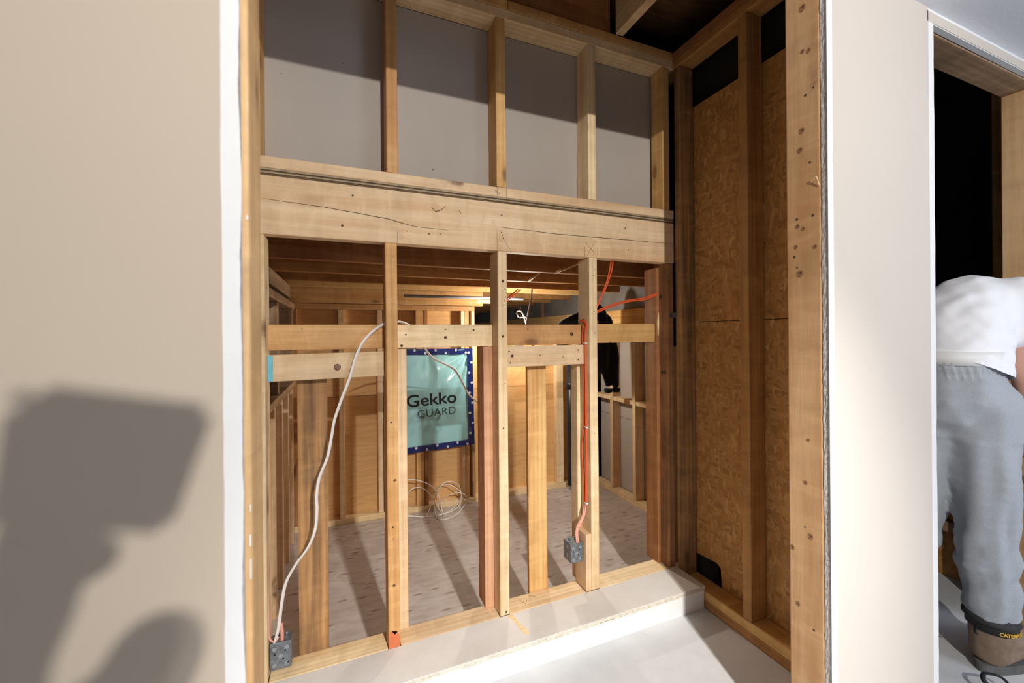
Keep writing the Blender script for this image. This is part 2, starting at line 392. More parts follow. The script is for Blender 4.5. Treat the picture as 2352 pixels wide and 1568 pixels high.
CABLE_W = plain('white_cable_sheath', srgb(232, 224, 216), .45, nscale=20, namt=.05, bmp=0)
CABLE_O = plain('orange_cable_sheath', srgb(226, 96, 50), .45, nscale=20, namt=.08, bmp=0)
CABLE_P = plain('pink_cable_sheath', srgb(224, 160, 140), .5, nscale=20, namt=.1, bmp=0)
PENCIL = plain('pencil_mark', srgb(66, 52, 42), .9, bmp=0)
GRIME = plain('old_mark', srgb(88, 62, 44), .9, bmp=0)

# ------------------------------------------------------------------ SETTING : floors and ceilings
random.seed(4)
ZF = -1.172; ZR = -1.27; YN = .657; YP = 1.47
box('floor', (-2.6, 4.2), (-3.2, YP+.03), (ZF-.1, ZF), CONC, kind='structure', bev=0)
box('floor_back', (-.6, 2.2), (YP+.03, 3.1), (ZR-.08, ZR), SUBFLOOR, kind='structure', bev=0)
box('ceiling', (-2.6, 4.2), (-3.2, YN+.02), (.95, 1.0), CEIL, kind='structure', bev=0)

# ------------------------------------------------------------------ near wall: drywall sheets each side of the opening
def jag_strip(name, x0, x1, z0, z1, j0, j1, thick, mat, parent, y, step=.02, seed=1, n0=1.0, n1=1.0):
    """a vertical strip on the wall face y whose long edges wander by j0 / j1"""
    n = int((z1-z0)/step); Lp, Rp = [], []
    for i in range(n+1):
        z = z0+(z1-z0)*i/n
        a = noise.noise(Vector((seed, z*6*n0, 0)))*j0 + noise.noise(Vector((seed+9, z*30*n0, 0)))*j0*.4
        b = noise.noise(Vector((seed+5, z*6*n1, 3)))*j1 + noise.noise(Vector((seed+7, z*26*n1, 3)))*j1*.5
        Lp.append((x0+a, z)); Rp.append((x1+b, z))
    V, F = [], []
    for yy in (y, y-thick):
        for (a, z), (b, _) in zip(Lp, Rp): V += [(a, yy, z), (b, yy, z)]
    m = 2*(n+1)
    for i in range(n):
        F.append((m+2*i, m+2*i+1, m+2*i+3, m+2*i+2))
        F.append((2*i, 2*i+2, 2*i+3, 2*i+1))
        F.append((2*i, m+2*i, m+2*i+2, 2*i+2)); F.append((2*i+1, 2*i+3, m+2*i+3, m+2*i+1))
    F.append((0, 1, m+1, m)); F.append((2*n, m+2*n, m+2*n+1, 2*n+1))
    me = bpy.data.meshes.new(name); c = Vector(((x0+x1)/2, y, (z0+z1)/2))
    me.from_pydata([Vector(v)-c for v in V], [], F); me.update()
    return link_mesh(name, me, mat, parent, c)
wl = empty('wall_left', (-1.2, YN, ZF), 'structure')
box('drywall_sheet', (-2.6, -.1262), (YN, .672), (ZF, .95), GYPSUM, wl, bev=0)
jag_strip('painted_face', -2.6, -.1465, ZF, .95, 0, .0016, .0012, PAINT_L, wl, YN, seed=3, n1=1.0)
jag_strip('torn_edge_strip', -.152, -.1252, ZF, .95, 0, .0034, .0006, WHITE, wl, YN, seed=12, n1=1.2)
board('stud', (-.156, -.1175), (.674, .763), (ZF+.038, .95), 'jamb', wl, .005)
board('bottom_plate', (-2.0, -.1175), (.674, .763), (ZF, ZF+.038), 'jamb', wl)
# scraps of torn paper left on the stud face
sc_bm = bmesh.new()
for (x, z, w, h) in ((-.1200, -.285, .0022, .016), (-.1196, -.325, .0018, .028), (-.1205, .165, .0025, .006), (-.1195, -.24, .0016, .010)):
    box_bm(w, .0006, h, 0, bm=sc_bm, c=(x+.12, 0, z))
link_mesh('paper_scraps', mesh_bm(sc_bm), WHITE, wl, (-.12, .6735, 0))['kind'] = 'stuff'

wr = empty('wall_right', (1.4, YN, ZF), 'structure')
# raw gypsum edge: a rough broken core behind a clean painted face
gb = bmesh.new(); n = 150
ring = []
for i in range(n+1):
    z = ZF + (.95-ZF)*i/n
    row = []
    for k, (xx, yy) in enumerate(((1.134, .673), (1.134, .669), (1.134, .665), (1.134, .661), (1.134, .6578))):
        dx = noise.noise(Vector((k*1.7, z*60, 2)))*.0016 + noise.noise(Vector((k*.4, z*9, 7)))*.0012
        row.append(gb.verts.new((xx+dx-1.134, yy-.665, z)))
    ring.append(row)
for i in range(n):
    for k in range(4): gb.faces.new((ring[i][k], ring[i][k+1], ring[i+1][k+1], ring[i+1][k]))
back = [[gb.verts.new((.02, yy-.665, ZF+(.95-ZF)*i/n)) for yy in (.6578, .673)] for i in range(n+1)]
for i in range(n):
    gb.faces.new((ring[i][4], back[i][0], back[i+1][0], ring[i+1][4])); gb.faces.new((back[i][0], back[i][1], back[i+1][1], back[i+1][0])); gb.faces.new((back[i][1], ring[i][0], ring[i+1][0], back[i+1][1]))
bmesh.ops.recalc_face_normals(gb, faces=gb.faces)
link_mesh('gypsum_edge', mesh_bm(gb), GYPSUM, wr, (1.134, .665, 0))
box('drywall_sheet', (1.153, 1.634), (YN+.0008, .673), (ZF, .95), WHITE, wr, bev=0)
jag_strip('painted_face', 1.1535, 1.604, ZF, .95, .0004, .0006, .0012, PAINT_R, wr, YN, seed=31)
jag_strip('corner_strip', 1.1315, 1.157, ZF, .95, .0007, .0003, .0008, WHITE, wr, YN, seed=44)
jag_strip('edge_strip', 1.600, 1.633, ZF, .915, .0004, .0028, .0008, WHITE, wr, YN, seed=51, n1=.7)
board('stud', (1.1335, 1.172), (.674, .763), (ZF, .92), 'jamb', wr, .004)
board('stud', (1.598, 1.636), (.676, .765), (ZF, .906), 'jamb', wr, .003)
# nail dimples, screw heads and the small splinter on the jamb stud
mk = bmesh.new()
for (y, z, r) in ((.694, .30, .003), (.735, .30, .003), (.742, .20, .0028), (.70, .44, .0025), (.72, -.52, .0018), (.70, -.78, .0025), (.735, .17, .0022), (.71, .62, .003), (.69, .63, .0022)):
    cyl_bm(r, .0006, 10, 'X', bm=mk, c=(0, y-.72, z), r2=r*1.3)
link_mesh('nail_holes', mesh_bm(mk), GRIME, wr, (1.1332, .72, 0))['kind'] = 'stuff'
tube('splinter', [(1.1325, .70, .385), (1.128, .688, .392), (1.126, .68, .394), (1.132, .677, .372)], .0012, wood('pale', 2), wr, 6)
# over the openings
wt = empty('wall_above', (.5, YN, .9), 'structure')
box('drywall_sheet', (-.13, 1.135), (YN, .673), (.91, .95), WHITE, wt, bev=0)
box('drywall_sheet', (1.634, 4.2), (YN+.0005, .673), (.908, .95), WHITE, wt, bev=0)
board('header', (-.156, 1.172), (.674, .763), (.91, 1.2), 'pine', wt)
hd = board('header', (1.634, 2.48), (.676, .765), (.906, .99), 'grey', wt, .003)
# painted strip over the door with a torn upper edge
V, F = [], []; n = 60
for i in range(n+1):
    x = 1.60+(2.6)*i/n
    a = noise.noise(Vector((x*9, 3, 0)))*.0035 + noise.noise(Vector((x*40, 3, 0)))*.0015
    b = noise.noise(Vector((x*13, 8, 0)))*.0012
    V += [(x, YN-.0012, .9105+b), (x, YN-.0012, .9405+a), (x, YN, .9105+b), (x, YN, .9405+a)]
for i in range(n):
    q = 4*i; F += [(q, q+4, q+5, q+1), (q+1, q+5, q+7, q+3), (q+2, q+3, q+7, q+6), (q, q+2, q+6, q+4)]
me = bpy.data.meshes.new('painted_face'); me.from_pydata(V, [], F); me.update(); link_mesh('painted_face', me, PAINT_R, wt)
# right side of the doorway
wd = empty('wall_door_right', (2.5, YN, ZF), 'structure')
board('stud', (2.392, 2.43), (.672, .765), (ZF+.038, .906), 'jamb', wd, .003)
board('bottom_plate', (2.385, 4.0), (.672, .765), (ZF, ZF+.038), 'grey', wd)
box('drywall_sheet', (2.40, 4.2), (YN, .672), (ZF, .95), PAINT_R, wd, bev=0)

# ------------------------------------------------------------------ framed partition in the middle
wm = empty('wall_middle', (.6, YP, -1.073), 'structure')
ZB = -1.073
def std(x0, x1, z0, z1, tone, y0=YP, y1=YP+.089, **k): return board('stud', (x0, x1), (y0, y1), (z0, z1), tone, wm, **k)
# upper frame
std(.147, .185, .558, 1.205, 'orange'); std(.549, .588, .558, 1.205, 'orange'); std(.957, .995, .558, 1.205, 'pale'); std(1.352, 1.390, .558, 1.205, 'orange', YP-.0, YP+.075)
std(-.262, -.226, .558, 1.205, 'orange')
board('bottom_plate', (-.30, 1.414), (YP, YP+.089), (.521, .558), 'pine', wm)
for i, (z0, z1, dy, mt) in enumerate(((.4985, .5045, .004, PLYEDGE_D), (.5045, .5095, 0, PLYEDGE_M), (.5095, .5145, .005, PLYEDGE_D), (.5145, .5205, .001, PLYEDGE_M))):
    box('ply_layer', (-.30, 1.413), (YP+dy, YP+.12), (z0, z1), mt, wm, bev=.0006)
board('beam', (-.30, 1.413), (YP-.001, YP+.045), (.315, .498), 'pine', wm, .004, label='wide horizontal beam with knots and a long crack')
board('top_plate', (-.30, 1.416), (YP, YP+.089), (1.205, 1.243), 'pine', wm)
board('top_plate', (-.30, .60), (YP-.001, YP+.089), (1.2435, 1.2815), 'orange', wm)
board('top_plate', (.602, 1.416), (YP, YP+.089), (1.2435, 1.2815), 'orange', wm)
box('drywall_panel', (-.5, 1.42), (YP+.0895, YP+.102), (.521, 1.205), PAPER, wm, bev=0)
# studs under the beam
std(-.262, -.219, ZB, .315, 'pale')
std(.140, .179, ZB, .315, 'orange'); std(.549, .587, ZB, .315, 'pale'); std(.956, .995, ZB, .315, 'pale'); std(1.372, 1.408, ZB, .315, 'weather', label='stained stud with a faint grade stamp')
# jacks, cripples and flatwise studs
std(.180, .219, ZB, -.05, 'pale', YP+.075, YP+.16); std(.511, .548, ZB, -.05, 'red', YP+.065, YP+.15)
std(.938, .9555, ZB, -.13, 'pale', YP+.075, YP+.13)
std(.930, .9555, ZB, -.836, 'pine'); std(1.352, 1.3715, ZB, .30, 'dark', YP+.05, YP+.13)
board('stud', (-.140, -.048), (YP+.091, YP+.110), (ZR+.05, -.13), 'weather', wm, .002, label='wide weathered board standing flat behind the sill')
board('stud', (.711, .797), (YP+.091, YP+.110), (ZR+.05, -.12), 'orange', wm, .002, label='narrow orange board standing flat behind the sill')
# horizontal boards
for (x0, x1, z1, tn) in ((-.225, .139, .036, 'orange'), (.180, .548, .036, 'pine'), (.588, .955, .036, 'orange'), (.996, 1.352, .040, 'orange')):
    board('blocking', (x0, x1), (YP+.060, YP+.089), (z1-.084, z1), tn, wm, .002)
bk = board('blocking', (-.218, .1385), (YP+.042, YP+.062), (-.146, -.060), 'pale', wm, .002, label='block with a blue painted end and one round knot'); bk.rotation_euler = (0, math.radians(-.6), 0)
board('blocking', (.5885, .9545), (YP+.040, YP+.060), (-.132, -.050), 'pine', wm, .002)
box('blue_paint', (-.2185, -.203), (YP+.0413, YP+.0625), (-.146, -.063), plain('blue_paint_mat', srgb(120, 190, 206), .6, nscale=40, namt=.1), wm, bev=.001)
poly_plate('red_paint', [(0, 0), (.037, 0), (.037, .035), (.030, .052), (.020, .044), (.010, .058), (0, .048)], .0006, plain('red_stain', srgb(214, 120, 74), .6, nscale=30, namt=.2), wm, (.1405, YP-.0016, ZB+.001), (1, 0, 0), (0, 0, 1))
kn = bmesh.new(); cyl_bm(.011, .0008, 20, 'Y', bm=kn, c=(0, 0, 0)); link_mesh('knot', mesh_bm(kn), plain('knot_dark', srgb(92, 56, 36), .6, bmp=0), wm, (-.014, YP+.0415, -.108))
kn = bmesh.new(); cyl_bm(.0085, .0012, 20, 'Y', bm=kn); link_mesh('knot', mesh_bm(kn), plain('knot_core', srgb(150, 110, 86), .6, nscale=120, namt=.4), wm, (-.014, YP+.0413, -.108))
# sill plates between the studs, flush with the step
for (x0, x1, tn) in ((-.218, .139, 'pine'), (.181, .548, 'pale'), (.588, .929, 'pine'), (.996, 1.371, 'pale')):
    board('bottom_plate', (x0, x1), (YP+.0005, YP+.089), (ZB-.038, ZB), tn, wm, .003)
board('curb', (-.30, 1.50), (YP+.0015, YP+.088), (ZR, ZB-.0385), 'grey', wm)
# marks on the partition
def stroke(runs, r=.0006, mat=PENCIL, y=None, name='pencil_mark', parent=None):
    o = tubes_joined(name, [[(a, (YP-.0014 if y is None else y), b) for a, b in run] for run in runs], r, mat, parent or wm, 5, sub=1)
    return o
stroke([[(.936, .378), (.985, .332)], [(.985, .384), (.945, .318)], [(.935, .36), (.935, .316)], [(.998, .36), (.998, .318)]], .0005)
stroke([[(.14, .354), (.14, .316)], [(.181, .354), (.181, .316)]], .0004)
stroke([[(.548, .39), (.548, .318)], [(.588, .39), (.588, .318)], [(.57, .365), (.60, .322)]], .0004)
stroke([[(.55, .56), (.55, .523)], [(.588, .56), (.588, .523)], [(.54, .545), (.56, .53)]], .0004, y=YP-.0006)
tubes_joined('pencil_mark', [[(.655, YP+.062, ZB+.0006), (.668, YP+.03, ZB+.0006), (.684, YP+.055, ZB+.0006)], [(.70, YP+.075, ZB+.0006), (.722, YP+.055, ZB+.0006)]], .0006, PENCIL, wm, 5, sub=1)
def crack(pts, w, name='crack', y=YP-.0022):
    run = []
    for (x0, z0), (x1, z1) in zip(pts[:-1], pts[1:]):
        m = max(2, int(abs(x1-x0)/.02))
        for k in range(m): t = k/m; run.append((x0+(x1-x0)*t, y, z0+(z1-z0)*t+noise.noise(Vector((x0+(x1-x0)*t*31, 4, 0)))*.0009))
    run.append((pts[-1][0], y, pts[-1][1]))
    tube(name, run, lambda t: w*(.35+.65*math.sin(PI*min(1, max(0, t)))), GRIME, wm, 5, sub=1)
crack([(-.22, .423), (-.05, .415), (.06, .405), (.15, .396), (.24, .378), (.36, .375)], .0008)
crack([(.57, .404), (.70, .402), (.79, .399), (.95, .400), (1.10, .402), (1.25, .403), (1.40, .404)], .0010)
crack([(.30, .452), (.315, .438), (.335, .446), (.352, .462)], .0011, 'root_mark')
crack([(.40, .452), (.408, .438)], .0010, 'root_mark')
def dots(pts, mat, name, loc_axis='Y', parent=None, d=YP-.0016):
    b = bmesh.new(); c = pts[0]
    for (x, z, r) in pts: cyl_bm(r, .0008, 10, 'Y', bm=b, c=(x-c[0], 0, z-c[1]))
    link_mesh(name, mesh_bm(b), mat, parent or wm, (c[0], d, c[1]))['kind'] = 'stuff'
dots([(.038, .463, .0034), (.005, .36, .004), (.567, .45, .003), (.566, .385, .0026), (.570, .375, .0022), (.572, .363, .002), (.566, .352, .0018), (.215, .36, .0015), (.227, .361, .0015), (1.14, .452, .003), (1.155, .36, .003), (.29, .357, .0025), (.33, .36, .002), (.575, .285, .0018), (.57, .20, .005), (.578, .17, .0016), (.581, .155, .0016), (.580, .14, .0016), (.576, .125, .0016), (.573, .11, .0016), (.165, .27, .0014), (.155, -.30, .0028), (.165, -.50, .004), (.158, -.66, .003), (.160, -.70, .002), (.160, -.86, .0045), (.567, -.01, .0045), (.575, -.19, .0018), (.567, -.36, .003), (.575, -.58, .0016), (.977, .24, .0022), (.985, .265, .0014), (.977, .09, .0022), (.98, .0, .0018), (.572, -1.06, .004), (.983, -.75, .0014), (.975, -.42, .0016)], GRIME, 'nail_holes')
dots([(.609, -.07, .0032), (.614, -.115, .0028), (.923, -.072, .003), (.924, -.112, .003), (.622, -.088, .006), (.745, -.088, .002), (.85, -.098, .002)], GRIME, 'nail_holes', d=YP+.0385)
dots([(.215, .0, .003), (.36, .018, .0025), (.36, -.012, .0055), (.47, .015, .004), (.20, -.04, .005), (.70, .018, .003), (.905, -.004, .008), (1.10, -.042, .003), (-.12, .022, .002)], plain('knot_dark', srgb(92, 56, 36)), 'knots', d=YP+.0585)
# grade stamp on the right stud (lettering upside down, as on the wood)
st = text('grade_stamp', 'SPF HT', .022, plain('stamp_ink', srgb(84, 58, 36), .9, bmp=0), wm, (1.3705, YP+.010, -.175), (PI/2, PI, -PI/2), .0003)
# ragged split end and splinter on the right stud
tube('splinter', [(1.3665, YP+.055, .12), (1.363, YP+.052, .06), (1.362, YP+.052, .02), (1.364, YP+.053, -.03)], lambda t: .001+.006*math.sin(PI*t), wood('pale', 2), wm, 6)

# ------------------------------------------------------------------ step in front of the partition
sp = empty('step', (.5, 1.39, ZF), None, 'low white painted step with a plywood top running below the stud partition', 'step')
X0, X1 = -.60, 1.414; YS = 1.309
box('riser', (X0, X1), (YS+.006, YS+.044), (ZF, -1.0935), STEPWHITE, sp, bev=.002)
for i, (z0, z1, dy, mt) in enumerate(((-1.0930, -1.0890, .0020, PLYEDGE), (-1.0890, -1.0865, .0042, PLYEDGE_D), (-1.0865, -1.0825, .0008, PLYEDGE), (-1.0825, -1.0800, .0038, PLYEDGE_D), (-1.0800, -1.0765, .0, PLYEDGE))):
    bm = bmesh.new(); n = 90; rows = []
    for k in range(n+1):
        x = X0+(X1-X0)*k/n; j = noise.noise(Vector((x*22, i*5, 0)))*.0012 + (abs(noise.noise(Vector((x*5, i*3, 9))))**3)*.012
        y = YS+dy+j
        rows.append([bm.verts.new((x, y, z0)), bm.verts.new((x, y, z1)), bm.verts.new((x, 1.4695, z1)), bm.verts.new((x, 1.4695, z0))])
    for a, b in zip(rows[:-1], rows[1:]):
        for k in range(4): bm.faces.new((a[k], b[k], b[(k+1) % 4], a[(k+1) % 4]))
    bm.faces.new(rows[0]); bm.faces.new(rows[-1][::-1]); bmesh.ops.recalc_face_normals(bm, faces=bm.faces)
    link_mesh('ply_layer', mesh_bm(bm), mt, sp)
box('tread', (X0, X1), (YS+.0008, 1.4695), (-1.0765, ZB), STEPTOP, sp, bev=.0012)
poly_plate('bare_wood_strip', [(0, 0), (.010, -.035), (.014, -.080), (.020, -.112), (.030, -.120), (.040, -.112), (.034, -.085), (.026, -.05), (.020, 0)], .0005, wood('pine', 0), sp, (.575, 1.466, ZB+.0001), (1, 0, 0), (0, 1, 0), 'bare tan strip where paint is missing')

# ------------------------------------------------------------------ OSB side wall of the niche
wc = empty('wall_side', (1.46, 1.1, ZF), 'structure')
XW = 1.416
board('stud', (XW, XW+.083), (1.432, 1.468), (ZF+.076, 1.205), 'weather', wc, .006)
board('stud', (XW, XW+.083), (1.097, 1.135), (ZF+.076, 1.205), 'dark', wc, .003)
board('stud', (XW, XW+.083), (.77, .808), (ZF+.076, 1.205), 'dark', wc, .003)
board('bottom_plate', (XW, XW+.084), (.765, 1.468), (ZF, ZF+.037), 'dark', wc, .003)
board('bottom_plate', (XW-.001, XW+.084), (.765, 1.468), (ZF+.038, ZF+.075), 'orange', wc, .003)
board('top_plate', (XW, XW+.084), (.765, 1.60), (1.205, 1.243), 'dark', wc, .003)
board('top_plate', (XW+.001, XW+.084), (.765, 1.60), (1.2435, 1.2815), 'dark', wc, .003)
XO = XW+.0845
# lower panel with the notch in its far bottom corner, upper panel with a straight cut
poly_plate('osb_panel', [(-.767, .045), (-.767, ZF+.055), (-1.300, ZF+.055), (-1.306, -1.02), (-1.325, -1.005), (-1.44, -1.012), (-1.44, .045)], .011, OSB, wc, (XO+.011, 0, 0), (0, -1, 0), (0, 0, 1))
poly_plate('osb_panel', [(-.767, .0475), (-1.44, .0475), (-1.44, 1.03), (-.767, 1.03)], .011, OSB, wc, (XO+.0115, 0, 0), (0, -1, 0), (0, 0, 1))
gr = bmesh.new()
for k in range(14):
    cyl_bm(rnd(.006, .02), rnd(.003, .012), 7, 'Z', bm=gr, c=(rnd(0, .06), rnd(-.11, .03), rnd(0, .01)), r2=rnd(.002, .008))
tag(link_mesh('rubble', mesh_bm(gr), CONC_DARK, None, (XO+.03, 1.40, ZF)), 'broken grey rubble and dust inside the notch of the strand board', 'rubble', kind='stuff')
br = empty('metal_bracket', (1.40, YP-.002, .07), None, 'small grey metal strap bridging the gap between the two right studs', 'bracket')
box('strap_plate', (1.378, 1.424), (YP-.004, YP-.0025), (.066, .091), GALV, br, bev=.0004)
bb = bmesh.new(); cyl_bm(.003, .002, 12, 'Y', bm=bb); link_mesh('screw_head', mesh_bm(bb), DARK, br, (1.388, YP-.005, .078))

# ------------------------------------------------------------------ niche ceiling
wn = empty('ceiling_niche', (.6, 1.1, 1.28), 'structure')
board('joist', (1.10, 1.138), (.50, 1.47), (1.2825, 1.46), 'pine', wn)
board('joist', (.55, .588), (.50, 1.47), (1.2825, 1.46), 'pine', wn)
board('joist', (.06, .098), (.50, 1.47), (1.2825, 1.46), 'pine', wn)
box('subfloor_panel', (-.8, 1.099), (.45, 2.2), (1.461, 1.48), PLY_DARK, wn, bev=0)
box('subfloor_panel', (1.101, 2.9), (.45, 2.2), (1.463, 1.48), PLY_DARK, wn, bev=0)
board('rim_joist', (-.5, 1.095), (1.50, 1.538), (1.2825, 1.46), 'dark', wn)
box('rim_joist', (1.142, 1.42), (1.62, 1.66), (1.2825, 1.46), PLY_DARK, wn)
box('wall_niche_left', (-.325, -.302), (.763, 1.6), (ZF, 1.46), PAPER, bev=0, kind='structure')

# ------------------------------------------------------------------ far room
wb = empty('wall_back', (.6, 3.0, ZR), 'structure')
YB = 3.0
def sb(x0, x1, z0=ZR+.038, z1=.172, tone='pine', y0=YB, y1=YB+.06, **k): return board('stud', (x0, x1), (y0, y1), (z0, z1), tone, wb, bev=.002, **k)
for x0, x1, tn in ((-.304, -.267, 'dark'), (-.020, .016, 'pine'), (.229, .262, 'pine'), (.266, .30, 'grey'), (.491, .545, 'orange'), (.548, .576, 'dark'), (.825, .851, 'pine'), (.853, .885, 'orange'), (.906, .930, 'pine')): sb(x0, x1, tone=tn)
for x0, x1, tn in ((1.10, 1.14, 'red'), (1.375, 1.41, 'orange'), (1.63, 1.69, 'pine'), (1.81, 1.85, 'pine')): sb(x0, x1, z1=-.06, tone=tn)
board('bottom_plate', (-.33, 1.98), (YB-.005, YB+.08), (ZR, ZR+.037), 'pale', wb)
board('top_plate', (-.30, .932), (YB, YB+.07), (.173, .21), 'orange', wb)
board('top_plate', (.932, 1.98), (YB, YB+.07), (-.06, -.02), 'pine', wb)
for (x0, x1, z0, z1) in ((-.33, .38, ZR+.03, -.424), (.382, 1.15, ZR+.03, -.424), (1.152, 2.0, ZR+.03, -.424), (-.33, .38, -.422, .173), (.382, .932, -.422, .173), (.933, 2.0, -.422, -.06)):
    box('plywood_panel', (x0, x1), (YB+.061, YB+.073), (z0, z1), PLY, wb, bev=.0008)
board('rim_joist', (-.32, 1.0), (YB+.002, YB+.05), (.213, .40), 'orange', wb)
board('sill_block', (.95, 1.12), (YB, YB+.05), (.235, .262), 'pale', wb)
# the right side of the far room
wx = empty('wall_far_right', (2.0, 2.4, ZR), 'structure')
board('bottom_plate', (1.98, 2.05), (1.60, YB), (ZR, ZR+.038), 'pale', wx)
for y0, tn in ((2.73, 'pine'), (2.455, 'pine'), (2.18, 'pine'), (1.90, 'pine')): board('stud', (1.982, 2.058), (y0, y0+.034), (ZR+.038, -.06), tn, wx, .002)
for (y0, y1) in ((2.489, 2.73), (2.214, 2.455), (2.764, 2.99)): board('blocking', (1.985, 2.055), (y0, y1), (-.535, -.505), 'pine', wx, .002)
box('drywall_panel', (2.06, 2.072), (1.6, 3.0), (ZR, -.675), PAPER, wx, bev=.001)
box('drywall_panel', (2.0605, 2.072), (1.6, 3.0), (-.672, -.06), PAPER, wx, bev=.001)
board('rim_board', (1.98, 2.03), (1.60, 6.6), (-.06, .174), 'orange', wx)
box('foundation_wall', (2.0, 2.2), (1.60, 6.6), (.174, .40), CONC_DARK, wx, bev=.004)
box('foundation_wall', (.93, 2.2), (6.6, 6.8), (-.1, .60), CONC_DARK, wx, bev=.004)
for y in (4.55, 3.95, 3.0): board('cleat', (1.985, 1.998), (y, y+.05), (.175, .40), 'grey', wx, .001)
box('soil_ledge', (.93, 2.0), (3.09, 6.6), (-.3, -.15), CONC_DARK, wx, bev=0)
# left side of the far room: low stud wall, open above with scraps of insulation
wf = empty('wall_far_left', (-.3, 2.3, ZR), 'structure')
board('sill', (-.36, -.275), (1.60, 2.98), (-.322, -.286), 'grey', wf)
board('top_plate', (-.36, -.277), (1.60, 2.98), (.165, .205), 'grey', wf)
board('rim_board', (-.34, -.30), (1.60, 2.98), (.24, .315), 'grey', wf)
for y0 in (1.62, 1.87, 2.12, 2.37, 2.62, 2.85):
    board('stud', (-.355, -.28), (y0, y0+.036), (ZR, -.323), 'pine', wf, .002)
for y0 in (1.80, 2.28, 2.90): board('stud', (-.36, -.285), (y0, y0+.036), (-.285, .164), 'grey', wf, .002)
box('plywood_panel', (-.375, -.362), (1.56, 3.0), (ZR, -.30), PLY, wf, bev=0)
box('foundation_wall', (-.72, -.62), (1.56, 3.1), (-.4, .50), CONC_DARK, wf, bev=0)
bm = bmesh.new(); bmesh.ops.create_icosphere(bm, subdivisions=4, radius=1)
for v in bm.verts:
    p = v.co.copy(); v.co = Vector((p.x*.06, p.y*.10, p.z*.085))*(1+.5*noise.noise(p*2.3)+.25*noise.noise(p*6))
tag(link_mesh('insulation', mesh_bm(bm), plain('grey_insulation', srgb(150, 144, 138), .95, nscale=30, namt=.4, bmp=.6, bd=.01), None, (-.42, 2.55, .05), True), 'torn grey insulation stuffed in the dark gap above the left sill', 'insulation')
# joists over the far room
wj = empty('ceiling_joists', (.8, 2.4, .315), 'structure')
for y0, tn in ((1.90, 'dark'), (2.275, 'dark'), (2.65, 'dark'), (2.94, 'orange')):
    board('joist', (-.6, 2.45), (y0, y0+.036), (.315, .50), tn, wj, .002)
for y0 in (3.4, 3.8, 4.2, 4.6, 5.0, 5.4, 5.8, 6.2): board('joist', (.80, 2.45), (y0, y0+.036), (.315, .50), 'dark', wj, .002)
board('joist', (-.6, 2.45), (YP+.11, YP+.146), (.35, .50), 'dark', wj, .002)
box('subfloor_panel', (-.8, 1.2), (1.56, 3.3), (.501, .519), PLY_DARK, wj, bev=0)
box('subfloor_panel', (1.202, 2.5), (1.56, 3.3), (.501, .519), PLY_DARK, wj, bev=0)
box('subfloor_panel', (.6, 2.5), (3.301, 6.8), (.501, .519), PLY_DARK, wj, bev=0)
def _ay(u, v, y):
    r = math.radians(.5); t = math.radians(22.4); fw = Vector((math.sin(t), math.cos(t), 0)); rt = Vector((math.cos(t), -math.sin(t), 0)); up = Vector((0, 0, 1))
    d = (rt*math.cos(r)-up*math.sin(r))*((u-1176)/950) - (up*math.cos(r)+rt*math.sin(r))*((v-766)/950) + fw
    return tuple(d*(y/d.y))
tube('bridging', [_ay(1278, 625, 1.87), _ay(1340, 600, 1.66)], .013, wood('pale', 0), wj, 10, .3, 1, label='whitewashed strap running up in front of the first joist')
tube('bridging', [_ay(1218, 642, 2.24), _ay(1241, 624, 2.05)], .022, wood('pale', 0), wj, 10, .3, 1, label='whitewashed strap end with two nails')
board('stud', (1.488, 1.526), (1.562, 1.592), (ZF, -.07), 'pale', wj, .002)
# enclosure behind and beside so that no outside light comes in
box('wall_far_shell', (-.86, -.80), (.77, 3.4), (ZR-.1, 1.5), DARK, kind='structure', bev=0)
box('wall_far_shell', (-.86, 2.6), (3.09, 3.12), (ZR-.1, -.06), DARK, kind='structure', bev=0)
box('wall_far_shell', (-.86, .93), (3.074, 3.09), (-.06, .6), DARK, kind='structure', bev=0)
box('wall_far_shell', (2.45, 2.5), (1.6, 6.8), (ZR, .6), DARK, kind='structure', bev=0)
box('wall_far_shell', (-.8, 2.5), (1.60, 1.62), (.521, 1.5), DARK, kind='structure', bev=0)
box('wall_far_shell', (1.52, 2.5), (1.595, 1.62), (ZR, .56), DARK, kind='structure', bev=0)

# ------------------------------------------------------------------ room behind the doorway
wo = empty('wall_door_room', (2.66, 1.3, ZF), 'structure')
box('osb_panel', (2.66, 2.672), (.77, 1.555), (ZF, -.955), OSB, wo, bev=.001)
board('ledge', (2.630, 2.70), (.77, 1.555), (-.954, -.905), 'grey', wo, .004)
box('plywood_panel', (2.662, 2.675), (.77, 1.555), (-.90, -.28), mat_plywood('plywood_brown', srgb(190, 134, 72), srgb(150, 98, 48), 1), wo, bev=.001)
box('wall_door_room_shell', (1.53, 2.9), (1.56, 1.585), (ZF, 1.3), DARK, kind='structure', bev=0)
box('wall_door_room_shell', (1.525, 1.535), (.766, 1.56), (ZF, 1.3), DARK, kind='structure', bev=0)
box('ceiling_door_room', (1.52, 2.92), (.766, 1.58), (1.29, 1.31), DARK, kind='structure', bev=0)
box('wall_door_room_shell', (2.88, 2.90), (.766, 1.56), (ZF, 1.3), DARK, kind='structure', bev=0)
board('trim_1', (2.60, 2.638), (.79, .86), (ZF, 1.1), 'dark').__setitem__('kind', 'structure')

